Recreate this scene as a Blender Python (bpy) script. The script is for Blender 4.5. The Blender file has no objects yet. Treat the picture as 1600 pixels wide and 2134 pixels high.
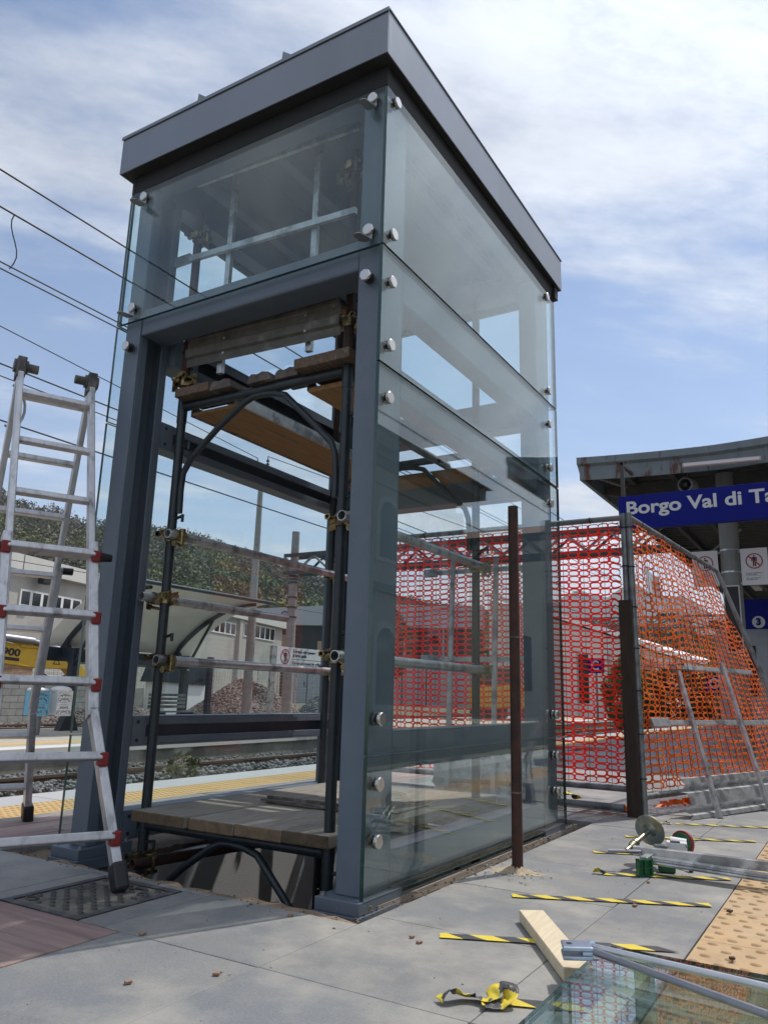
import bpy, bmesh, math, random
import numpy as np
from mathutils import Vector, Matrix, noise

R = math.radians
S = bpy.context.scene
COL = S.collection
rng = random.Random(7)

# ------------------------------------------------------------------ camera
cam_d = bpy.data.cameras.new('camera')
cam = bpy.data.objects.new('camera', cam_d); COL.objects.link(cam)
yaw, pitch, roll = -0.5469, 0.2301, 0.0277
fwd = Vector((math.sin(yaw)*math.cos(pitch), math.cos(yaw)*math.cos(pitch), math.sin(pitch)))
r0 = Vector((math.cos(yaw), -math.sin(yaw), 0)); u0 = r0.cross(fwd)
rt = math.cos(roll)*r0 + math.sin(roll)*u0
up = -math.sin(roll)*r0 + math.cos(roll)*u0
M = Matrix((rt, up, -fwd)).transposed().to_4x4()
M.translation = (1.6162, -2.5846, 0.75)
cam.matrix_world = M
cam_d.sensor_fit = 'VERTICAL'; cam_d.sensor_height = 24.0; cam_d.sensor_width = 18.0
cam_d.lens = 24.0*1612.97/2134
cam_d.clip_start = 0.05; cam_d.clip_end = 8000
S.camera = cam

# ------------------------------------------------------------------ sky, sun, exposure
SUN_AZ, SUN_EL = math.atan2(0.40, 0.917), R(60)
W = bpy.data.worlds.new('World'); S.world = W; W.use_nodes = True
nt = W.node_tree; nt.nodes.clear()
def wn(t, **k):
    n = nt.nodes.new(t)
    for a, b in k.items(): setattr(n, a, b)
    return n
sky = wn('ShaderNodeTexSky', sky_type='NISHITA', sun_disc=False, sun_elevation=SUN_EL, sun_rotation=SUN_AZ)
sky.air_density = 1.0; sky.dust_density = 0.3; sky.ozone_density = 3.0
tc = wn('ShaderNodeTexCoord'); sep = wn('ShaderNodeSeparateXYZ')
nt.links.new(tc.outputs['Generated'], sep.inputs[0])
def wm(op, a, b=None, c=None, clamp=False):
    n = wn('ShaderNodeMath', operation=op, use_clamp=clamp)
    for i, v in enumerate((a, b, c)):
        if v is None: continue
        if isinstance(v, (int, float)): n.inputs[i].default_value = v
        else: nt.links.new(v, n.inputs[i])
    return n.outputs[0]
zc = wm('MAXIMUM', sep.outputs[2], 0.0)
zz = wm('ADD', zc, 0.16)
px = wm('DIVIDE', sep.outputs[0], zz); py = wm('DIVIDE', sep.outputs[1], zz)
# streaks run roughly across the view: rotate the layer and stretch it
ca, sa = math.cos(0.75), math.sin(0.75)
qx = wm('ADD', wm('MULTIPLY', px, ca*0.62), wm('MULTIPLY', py, sa*0.62))
qy = wm('ADD', wm('MULTIPLY', px, -sa*1.2), wm('MULTIPLY', py, ca*1.2))
cmb = wn('ShaderNodeCombineXYZ'); nt.links.new(qx, cmb.inputs[0]); nt.links.new(qy, cmb.inputs[1])
cmb.inputs[2].default_value = 4.3
n1 = wn('ShaderNodeTexNoise'); n1.inputs['Scale'].default_value = 1.25; n1.inputs['Detail'].default_value = 7
n1.inputs['Roughness'].default_value = 0.56; n1.inputs['Distortion'].default_value = 0.35
n2 = wn('ShaderNodeTexNoise'); n2.inputs['Scale'].default_value = 0.55; n2.inputs['Detail'].default_value = 3
n3 = wn('ShaderNodeTexNoise'); n3.inputs['Scale'].default_value = 3.4; n3.inputs['Detail'].default_value = 8; n3.inputs['Roughness'].default_value = 0.6
for n in (n1, n2, n3): nt.links.new(cmb.outputs[0], n.inputs['Vector'])
# big patches + fine wisps; the cloud layer is thicker towards the east (+X)
cov = wm('ADD', wm('MULTIPLY', n1.outputs[0], 1.05), wm('MULTIPLY', n2.outputs[0], 0.75))
cov = wm('ADD', cov, wm('MULTIPLY', sep.outputs[0], 0.16))
cov = wm('ADD', cov, wm('MULTIPLY', wm('SUBTRACT', n3.outputs[0], 0.5), 0.62))
mask = wm('MULTIPLY_ADD', cov, 3.4, -2.36, True)
mr = wn('ShaderNodeMapRange', interpolation_type='SMOOTHSTEP'); nt.links.new(mask, mr.inputs[0])
shade = wm('MULTIPLY_ADD', n3.outputs[0], 1.0, 0.49)
shade = wm('MULTIPLY', shade, wm('MULTIPLY_ADD', n1.outputs[0], -0.5, 1.25))
ccol = wn('ShaderNodeMix', data_type='RGBA', blend_type='MULTIPLY'); ccol.inputs[0].default_value = 1
# thin cloud scatters more light near the sun
dt = wn('ShaderNodeVectorMath', operation='DOT_PRODUCT'); nt.links.new(tc.outputs['Generated'], dt.inputs[0]); dt.inputs[1].default_value = (math.sin(SUN_AZ)*math.cos(SUN_EL), math.cos(SUN_AZ)*math.cos(SUN_EL), math.sin(SUN_EL))
glow = wm('MULTIPLY_ADD', wm('POWER', wm('MAXIMUM', dt.outputs['Value'], 0.0), 10.0), 1.3, 0.86)
shade = wm('MULTIPLY', shade, glow)
ccol.inputs[6].default_value = (5.5, 5.85, 6.45, 1); nt.links.new(shade, ccol.inputs[7])
mix = wn('ShaderNodeMix', data_type='RGBA')
low = wm('MULTIPLY', wm('POWER', wm('SUBTRACT', 1.0, zc), 5.0), 0.62)     # cloud thickens towards the horizon
nt.links.new(wm('MINIMUM', wm('ADD', wm('MULTIPLY_ADD', mr.outputs[0], 0.84, 0.07), low), 0.95), mix.inputs[0])
nt.links.new(sky.outputs[0], mix.inputs[6]); nt.links.new(ccol.outputs[2], mix.inputs[7])
bg = wn('ShaderNodeBackground'); bg.inputs[1].default_value = 0.15
nt.links.new(mix.outputs[2], bg.inputs[0])
wo = wn('ShaderNodeOutputWorld'); nt.links.new(bg.outputs[0], wo.inputs[0])

sun_d = bpy.data.lights.new('sun', 'SUN'); sun_d.energy = 3.4; sun_d.angle = R(0.6); sun_d.color = (1.0, 0.95, 0.87)
sun = bpy.data.objects.new('sun', sun_d); COL.objects.link(sun)
sd = Vector((math.sin(SUN_AZ)*math.cos(SUN_EL), math.cos(SUN_AZ)*math.cos(SUN_EL), math.sin(SUN_EL)))
sun.rotation_euler = sd.to_track_quat('Z', 'Y').to_euler(); sun.location = (4, 8, 14)

S.view_settings.view_transform = 'Standard'; S.view_settings.look = 'None'
S.view_settings.exposure = 0.0; S.view_settings.gamma = 1.0; S.view_settings.use_curve_mapping = False
S.render.engine = 'CYCLES'
S.cycles.use_denoising = True
S.cycles.transparent_max_bounces = 40
S.cycles.max_bounces = 10; S.cycles.glossy_bounces = 5; S.cycles.transmission_bounces = 6
S.cycles.sample_clamp_indirect = 6

# ------------------------------------------------------------------ materials
MATS = {}
def mat(name, color=(0.5, 0.5, 0.5), rough=0.6, metal=0.0, var=0.0, vscale=8.0, bump=0.0, bscale=60.0,
        spec=0.5, color2=None, c2scale=5.0, c2lo=0.5, c2hi=0.6, objvar=0.0, stretch=(1, 1, 1), rvar=0.0, detail=6, dust=None):
    m = bpy.data.materials.new(name); m.use_nodes = True; MATS[name] = m
    t = m.node_tree; N = t.nodes; L = t.links; b = N['Principled BSDF']
    b.inputs['Roughness'].default_value = rough; b.inputs['Metallic'].default_value = metal
    b.inputs['Specular IOR Level'].default_value = spec
    tcn = N.new('ShaderNodeTexCoord'); mp = N.new('ShaderNodeMapping'); mp.inputs['Scale'].default_value = stretch
    L.new(tcn.outputs['Object'], mp.inputs[0])
    vec = mp.outputs[0]
    out = None
    rgb = N.new('ShaderNodeRGB'); rgb.outputs[0].default_value = (*color, 1); out = rgb.outputs[0]
    if objvar or var:
        oi = N.new('ShaderNodeObjectInfo')
        if objvar:
            off = N.new('ShaderNodeVectorMath'); off.operation = 'ADD'
            sc = N.new('ShaderNodeVectorMath'); sc.operation = 'SCALE'; sc.inputs['Scale'].default_value = 37.0
            cx = N.new('ShaderNodeCombineXYZ'); L.new(oi.outputs['Random'], cx.inputs[0]); L.new(oi.outputs['Random'], cx.inputs[1])
            L.new(cx.outputs[0], sc.inputs[0]); L.new(vec, off.inputs[0]); L.new(sc.outputs[0], off.inputs[1]); vec = off.outputs[0]
    def tex(scale, det=detail):
        n = N.new('ShaderNodeTexNoise'); n.inputs['Scale'].default_value = scale; n.inputs['Detail'].default_value = det
        n.inputs['Roughness'].default_value = 0.62
        L.new(vec, n.inputs['Vector']); return n.outputs[0]
    if color2 is not None:
        f = tex(c2scale); r = N.new('ShaderNodeMapRange'); r.inputs[1].default_value = c2lo; r.inputs[2].default_value = c2hi
        L.new(f, r.inputs[0]); mx = N.new('ShaderNodeMix'); mx.data_type = 'RGBA'
        L.new(r.outputs[0], mx.inputs[0]); L.new(out, mx.inputs[6]); mx.inputs[7].default_value = (*color2, 1); out = mx.outputs[2]
    if var:
        f = tex(vscale); r = N.new('ShaderNodeMapRange'); r.inputs[1].default_value = 0.28; r.inputs[2].default_value = 0.72
        r.inputs[3].default_value = 1-var; r.inputs[4].default_value = 1+var; L.new(f, r.inputs[0])
        mx = N.new('ShaderNodeMix'); mx.data_type = 'RGBA'; mx.blend_type = 'MULTIPLY'; mx.inputs[0].default_value = 1
        L.new(out, mx.inputs[6]); L.new(r.outputs[0], mx.inputs[7]); out = mx.outputs[2]
    if objvar:
        r = N.new('ShaderNodeMapRange'); r.inputs[3].default_value = 1-objvar; r.inputs[4].default_value = 1+objvar
        L.new(oi.outputs['Random'], r.inputs[0])
        mx = N.new('ShaderNodeMix'); mx.data_type = 'RGBA'; mx.blend_type = 'MULTIPLY'; mx.inputs[0].default_value = 1
        L.new(out, mx.inputs[6]); L.new(r.outputs[0], mx.inputs[7]); out = mx.outputs[2]
    if dust:
        ge = N.new('ShaderNodeNewGeometry')
        def wtex(sc, det):
            n = N.new('ShaderNodeTexNoise'); n.inputs['Scale'].default_value = sc; n.inputs['Detail'].default_value = det; n.inputs['Roughness'].default_value = 0.68
            L.new(ge.outputs['Position'], n.inputs['Vector']); return n.outputs[0]
        def layer(f, lo, hi, top, colr, out):
            r = N.new('ShaderNodeMapRange'); r.inputs[1].default_value = lo; r.inputs[2].default_value = hi; r.inputs[4].default_value = top
            L.new(f, r.inputs[0]); mx = N.new('ShaderNodeMix'); mx.data_type = 'RGBA'
            L.new(r.outputs[0], mx.inputs[0]); L.new(out, mx.inputs[6]); mx.inputs[7].default_value = (*colr, 1); return mx.outputs[2]
        out = layer(wtex(1.7, 9), 0.45, 0.66, dust[1], dust[0], out)
        out = layer(wtex(4.5, 8), 0.55, 0.72, 0.35, (0.12, 0.115, 0.11), out)
        out = layer(wtex(38, 3), 0.69, 0.74, 0.6, (0.07, 0.065, 0.06), out)
        out = layer(wtex(55, 3), 0.70, 0.76, 0.5, (0.5, 0.48, 0.44), out)
    L.new(out, b.inputs['Base Color'])
    if rvar:
        f = tex(vscale*1.7); r = N.new('ShaderNodeMapRange'); r.inputs[3].default_value = rough-rvar; r.inputs[4].default_value = rough+rvar
        L.new(f, r.inputs[0]); L.new(r.outputs[0], b.inputs['Roughness'])
    if bump:
        f = tex(bscale); bp = N.new('ShaderNodeBump'); bp.inputs['Strength'].default_value = bump; bp.inputs['Distance'].default_value = 0.01
        L.new(f, bp.inputs['Height']); L.new(bp.outputs[0], b.inputs['Normal'])
    return m

mat('grey_steel', (0.102, 0.134, 0.176), 0.42, var=0.07, vscale=4, rvar=0.09, color2=(0.155, 0.172, 0.195), c2scale=2.2, c2lo=0.52, c2hi=0.8)
mat('recess_shade_black', (0.012, 0.013, 0.015), 0.7)  # near-black carries the deep shade of the recess between fascia and glass
mat('dark_ceiling', (0.085, 0.093, 0.105), 0.6, var=0.05)
mat('roof_sheet', (0.205, 0.222, 0.25), 0.30, 0.8, var=0.07, vscale=3, stretch=(1, 1, 0.25), rvar=0.06)
mat('stainless', (0.62, 0.60, 0.57), 0.24, 1.0, var=0.06, vscale=20)
mat('bracket_steel', (0.30, 0.31, 0.33), 0.45, 0.8, var=0.1)
mat('rubber', (0.012, 0.012, 0.014), 0.7)
mat('scaffold_paint', (0.016, 0.026, 0.034), 0.42, var=0.25, vscale=14, color2=(0.05, 0.05, 0.05), c2scale=9, c2lo=0.62, c2hi=0.7)
mat('rusty_tube', (0.055, 0.024, 0.018), 0.8, var=0.35, vscale=16, bump=0.15, color2=(0.028, 0.018, 0.016), c2scale=6)
mat('galvanised', (0.52, 0.53, 0.54), 0.36, 0.75, var=0.22, vscale=18, color2=(0.27, 0.28, 0.29), c2scale=7, rvar=0.12)
mat('galvanised_dark', (0.20, 0.215, 0.225), 0.5, 0.55, var=0.22, vscale=14, color2=(0.12, 0.12, 0.125), c2scale=6)
mat('toe_board_steel', (0.12, 0.118, 0.105), 0.6, 0.3, var=0.35, vscale=10, color2=(0.22, 0.215, 0.20), c2scale=9, c2lo=0.55, c2hi=0.7)
mat('coupler_zinc', (0.27, 0.215, 0.105), 0.34, 0.9, var=0.45, vscale=45, color2=(0.10, 0.07, 0.045), c2scale=22)
mat('ladder_alu', (0.56, 0.57, 0.60), 0.42, 0.75, var=0.14, vscale=30, color2=(0.26, 0.265, 0.28), c2scale=14, c2lo=0.52, c2hi=0.7, stretch=(1, 1, 0.3))
mat('red_plastic', (0.21, 0.014, 0.016), 0.45, var=0.15)
mat('black_plastic', (0.012, 0.013, 0.017), 0.45, var=0.2)
mat('old_plank', (0.29, 0.265, 0.23), 0.85, var=0.3, vscale=7, bump=0.35, bscale=30, stretch=(9, 0.9, 9), objvar=0.14, color2=(0.17, 0.145, 0.12), c2scale=4, c2lo=0.52, c2hi=0.75)
mat('dark_plank', (0.13, 0.09, 0.065), 0.9, var=0.4, vscale=7, bump=0.35, bscale=30, stretch=(9, 0.9, 9), color2=(0.25, 0.215, 0.18), c2scale=9, c2lo=0.58, c2hi=0.72)
mat('plank_end', (0.16, 0.115, 0.07), 0.9, var=0.4, vscale=25, bump=0.3, objvar=0.45)
mat('dirty_metal', (0.12, 0.10, 0.09), 0.75, 0.3, var=0.5, vscale=18, bump=0.2, color2=(0.22, 0.20, 0.18), c2scale=10)
mat('plywood', (0.27, 0.15, 0.062), 0.75, var=0.3, vscale=5, stretch=(12, 1, 12), color2=(0.12, 0.062, 0.03), c2scale=2.5, c2lo=0.55, c2hi=0.75)
mat('new_wood', (0.64, 0.54, 0.38), 0.7, var=0.14, vscale=6, stretch=(14, 1.2, 14), bump=0.08)
mat('granite', (0.175, 0.183, 0.195), 0.62, var=0.2, vscale=150, color2=(0.235, 0.232, 0.222), c2scale=1.9, c2lo=0.42, c2hi=0.72, objvar=0.09, bump=0.06, bscale=220, detail=3, dust=((0.37, 0.35, 0.31), 0.9))
mat('granite_pale', (0.42, 0.42, 0.42), 0.7, var=0.1, vscale=50, objvar=0.05)
mat('mortar', (0.17, 0.135, 0.095), 0.95, var=0.4, vscale=20, bump=0.5, bscale=25, color2=(0.08, 0.055, 0.04), c2scale=5)
mat('broken_edge', (0.25, 0.175, 0.12), 0.95, var=0.4, vscale=15, bump=0.6, bscale=30, color2=(0.33, 0.28, 0.22), c2scale=8, c2lo=0.56, c2hi=0.66)
mat('stucco', (0.47, 0.48, 0.49), 0.9, var=0.06, vscale=3, bump=0.35, bscale=160)
mat('red_stone', (0.34, 0.24, 0.215), 0.75, var=0.25, vscale=3, stretch=(7, 0.5, 7), objvar=0.14, color2=(0.20, 0.135, 0.13), c2scale=1.6, c2lo=0.47, c2hi=0.68, bump=0.12, bscale=12)
mat('red_stone_cross', (0.34, 0.24, 0.215), 0.75, var=0.25, vscale=3, stretch=(0.5, 7, 7), objvar=0.14, color2=(0.20, 0.135, 0.13), c2scale=1.6, c2lo=0.47, c2hi=0.68, bump=0.12, bscale=12)
mat('tactile_yellow', (0.56, 0.375, 0.165), 0.8, var=0.08, vscale=9, objvar=0.06)
mat('tactile_tan', (0.48, 0.325, 0.18), 0.85, var=0.12, vscale=12, objvar=0.05, bump=0.12, bscale=90, dust=((0.5, 0.40, 0.29), 0.4))
mat('platform_concrete', (0.21, 0.20, 0.18), 0.9, var=0.3, vscale=3, bump=0.2, color2=(0.12, 0.115, 0.10), c2scale=1.5)
mat('old_paving', (0.40, 0.375, 0.32), 0.9, var=0.15, vscale=3)
mat('soil', (0.16, 0.145, 0.11), 0.95, var=0.3, vscale=2, color2=(0.10, 0.12, 0.05), c2scale=0.7)
mat('far_ground', (0.10, 0.11, 0.06), 0.95, var=0.3, vscale=0.05)
mat('rail_steel', (0.13, 0.085, 0.06), 0.7, 0.3, var=0.2, vscale=8)
mat('rail_top', (0.42, 0.40, 0.38), 0.3, 0.9)
mat('sleeper', (0.20, 0.185, 0.165), 0.9, var=0.25)
mat('wall_concrete', (0.42, 0.405, 0.385), 0.95, var=0.16, vscale=22, bump=0.3, bscale=60, color2=(0.35, 0.335, 0.315), c2scale=0.35, detail=8)
mat('pale_band', (0.58, 0.57, 0.55), 0.8, var=0.06, vscale=2)
mat('white_paint', (0.76, 0.76, 0.77), 0.5, var=0.03)
mat('grey_plate', (0.36, 0.38, 0.42), 0.55, var=0.06)
mat('window_glass', (0.012, 0.014, 0.017), 0.08, spec=0.7)
mat('block_grey', (0.29, 0.29, 0.275), 0.95, var=0.2, vscale=4, objvar=0.08)
mat('brick_orange', (0.44, 0.29, 0.20), 0.95, var=0.2, vscale=4, objvar=0.15)
mat('yellow_paint', (0.60, 0.36, 0.025), 0.5, var=0.12, vscale=3)
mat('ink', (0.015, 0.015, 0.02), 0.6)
mat('sign_blue', (0.001, 0.006, 0.17), 0.55, var=0.04, spec=0.15)
mat('sign_letter', (0.55, 0.57, 0.58), 0.5)
mat('sign_white', (0.64, 0.64, 0.67), 0.5, var=0.03, vscale=3)
mat('sign_red', (0.36, 0.015, 0.035), 0.5)
mat('canopy_paint', (0.15, 0.18, 0.20), 0.6, var=0.15, vscale=5, color2=(0.085, 0.032, 0.015), c2scale=3.0, c2lo=0.55, c2hi=0.62, stretch=(1.6, 1.6, 0.4))
mat('canopy_dark', (0.055, 0.055, 0.052), 0.8, var=0.2)
mat('column_paint', (0.20, 0.215, 0.21), 0.6, var=0.12, vscale=6, color2=(0.14, 0.07, 0.035), c2scale=2.6, c2lo=0.54, c2hi=0.64, stretch=(2.2, 2.2, 0.28))
mat('lamp_housing', (0.50, 0.40, 0.37), 0.5)
mat('concrete_mast', (0.25, 0.25, 0.255), 0.85, var=0.15, vscale=4, stretch=(1, 1, 3))
mat('lattice_steel', (0.035, 0.045, 0.047), 0.55, var=0.2)
mat('wire', (0.02, 0.02, 0.022), 0.5, 0.5)
mat('shelter_paint', (0.012, 0.022, 0.036), 0.4, var=0.1)
mat('polycarbonate', (0.62, 0.64, 0.62), 0.35, var=0.04)
mat('plaster_warm', (0.46, 0.43, 0.36), 0.9, var=0.1, vscale=1)
mat('plaster_white', (0.62, 0.61, 0.58), 0.9, var=0.06, vscale=1)
mat('roof_tile', (0.20, 0.115, 0.08), 0.9, var=0.25, vscale=6)
mat('stone_dark', (0.16, 0.155, 0.14), 0.9, var=0.1)
mat('bark', (0.085, 0.07, 0.055), 0.95, var=0.3)
mat('leaf_spring', (0.12, 0.14, 0.045), 0.8, objvar=0.1, var=0.35, vscale=0.2)
mat('leaf_dark', (0.055, 0.07, 0.035), 0.85, var=0.3, vscale=0.15)
mat('leaf_brown', (0.10, 0.085, 0.065), 0.9, var=0.3, vscale=0.15)
mat('hill_soil', (0.07, 0.072, 0.042), 0.95, var=0.35, vscale=0.06)
mat('mountain_wood', (0.045, 0.06, 0.055), 0.95, var=0.18, vscale=0.008)
mat('tape_yellow', (0.72, 0.56, 0.055), 0.5, var=0.06, vscale=20)
mat('tape_black', (0.06, 0.061, 0.065), 0.5, var=0.3, vscale=20)
mat('cast_iron', (0.085, 0.085, 0.088), 0.6, 0.4, var=0.3, vscale=25, color2=(0.22, 0.20, 0.165), c2scale=9, c2lo=0.52, c2hi=0.66, bump=0.15)
mat('iron_dusty', (0.17, 0.16, 0.135), 0.8, 0.1, var=0.3, vscale=18, color2=(0.07, 0.07, 0.07), c2scale=7)
mat('green_plastic', (0.012, 0.115, 0.04), 0.4)
mat('zinc_disc', (0.40, 0.37, 0.26), 0.33, 0.9, var=0.2, vscale=9, color2=(0.20, 0.24, 0.24), c2scale=6)
mat('bright_steel', (0.56, 0.57, 0.60), 0.28, 0.9, var=0.1, vscale=12)
mat('dull_steel', (0.30, 0.30, 0.33), 0.38, 0.85, var=0.1, vscale=12)
mat('blue_zinc', (0.42, 0.49, 0.60), 0.35, 0.8, var=0.12, vscale=16)
mat('tile_chip', (0.28, 0.18, 0.125), 0.9, var=0.2)
mat('wood_post', (0.035, 0.022, 0.016), 0.9, var=0.4, vscale=8, stretch=(6, 6, 0.6), bump=0.4, bscale=20)
mat('plastic_white', (0.66, 0.68, 0.70), 0.45)
mat('plastic_blue', (0.16, 0.42, 0.60), 0.45)
mat('bag_film', (0.62, 0.64, 0.66), 0.35)
mat('sand', (0.42, 0.34, 0.24), 0.95, var=0.25, vscale=30, bump=0.6, bscale=40)
mat('plate_blue', (0.20, 0.34, 0.55), 0.6)

def rock_mat(name, a, b, scale):
    m = bpy.data.materials.new(name); m.use_nodes = True; MATS[name] = m
    N = m.node_tree.nodes; L = m.node_tree.links; p = N['Principled BSDF']; p.inputs['Roughness'].default_value = 0.9
    t = N.new('ShaderNodeTexCoord'); v = N.new('ShaderNodeTexVoronoi'); v.inputs['Scale'].default_value = scale
    L.new(t.outputs['Object'], v.inputs['Vector'])
    s = N.new('ShaderNodeSeparateColor'); L.new(v.outputs['Color'], s.inputs[0])
    mx = N.new('ShaderNodeMix'); mx.data_type = 'RGBA'; L.new(s.outputs[0], mx.inputs[0])
    mx.inputs[6].default_value = (*a, 1); mx.inputs[7].default_value = (*b, 1)
    L.new(mx.outputs[2], p.inputs['Base Color'])
    return m
rock_mat('ballast_grey', (0.06, 0.064, 0.066), (0.25, 0.255, 0.255), 14)
rock_mat('ballast_warm', (0.10, 0.075, 0.066), (0.27, 0.225, 0.205), 12)

def glass_mat(name, tint, ior=1.52, rough=0.0, dirt=0.0):
    m = bpy.data.materials.new(name); m.use_nodes = True; MATS[name] = m
    N = m.node_tree.nodes; L = m.node_tree.links; N.clear()
    tr = N.new('ShaderNodeBsdfTransparent'); tr.inputs[0].default_value = (*tint, 1)
    gl = N.new('ShaderNodeBsdfGlossy'); gl.inputs['Roughness'].default_value = rough; gl.inputs[0].default_value = (0.93, 0.97, 0.97, 1)
    lw = N.new('ShaderNodeLayerWeight'); lw.inputs['Blend'].default_value = 0.5
    p5 = N.new('ShaderNodeMath'); p5.operation = 'POWER'; L.new(lw.outputs['Facing'], p5.inputs[0]); p5.inputs[1].default_value = 4.2
    r0 = ((ior-1)/(ior+1))**2
    ma = N.new('ShaderNodeMath'); ma.operation = 'MULTIPLY_ADD'; L.new(p5.outputs[0], ma.inputs[0]); ma.inputs[1].default_value = 1-r0; ma.inputs[2].default_value = r0
    mx = N.new('ShaderNodeMixShader'); L.new(ma.outputs[0], mx.inputs[0]); L.new(tr.outputs[0], mx.inputs[1]); L.new(gl.outputs[0], mx.inputs[2])
    if dirt:                                         # thin film of dust and dried runs on the glass
        ge = N.new('ShaderNodeNewGeometry'); mp = N.new('ShaderNodeMapping'); mp.inputs['Scale'].default_value = (2.2, 2.2, 0.55); L.new(ge.outputs['Position'], mp.inputs[0])
        nz = N.new('ShaderNodeTexNoise'); nz.inputs['Scale'].default_value = 3.0; nz.inputs['Detail'].default_value = 9; nz.inputs['Roughness'].default_value = 0.7; L.new(mp.outputs[0], nz.inputs['Vector'])
        mr_ = N.new('ShaderNodeMapRange'); mr_.inputs[1].default_value = 0.42; mr_.inputs[2].default_value = 0.75; mr_.inputs[4].default_value = dirt; L.new(nz.outputs[0], mr_.inputs[0])
        df = N.new('ShaderNodeBsdfDiffuse'); df.inputs[0].default_value = (0.62, 0.62, 0.60, 1)
        m2 = N.new('ShaderNodeMixShader'); L.new(mr_.outputs[0], m2.inputs[0]); L.new(mx.outputs[0], m2.inputs[1]); L.new(df.outputs[0], m2.inputs[2]); mx = m2
    o = N.new('ShaderNodeOutputMaterial'); L.new(mx.outputs[0], o.inputs[0])
glass_mat('pane_glass', (0.925, 0.972, 0.966), 1.53, dirt=0.010)
glass_mat('clear_pane', (0.96, 0.98, 0.97), 1.45)
mat('glass_edge', (0.012, 0.05, 0.042), 0.15, spec=0.8)

def net_mat(name, c):
    m = bpy.data.materials.new(name); m.use_nodes = True; MATS[name] = m
    N = m.node_tree.nodes; L = m.node_tree.links; N.clear()
    d = N.new('ShaderNodeBsdfPrincipled'); d.inputs['Base Color'].default_value = (*c, 1); d.inputs['Roughness'].default_value = 0.45
    t = N.new('ShaderNodeBsdfTranslucent'); t.inputs[0].default_value = (*c, 1)
    mx = N.new('ShaderNodeMixShader'); mx.inputs[0].default_value = 0.55
    L.new(d.outputs[0], mx.inputs[1]); L.new(t.outputs[0], mx.inputs[2])
    o = N.new('ShaderNodeOutputMaterial'); L.new(mx.outputs[0], o.inputs[0])
net_mat('net_red', (0.95, 0.06, 0.025))
net_mat('net_orange', (0.95, 0.25, 0.02))

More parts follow.
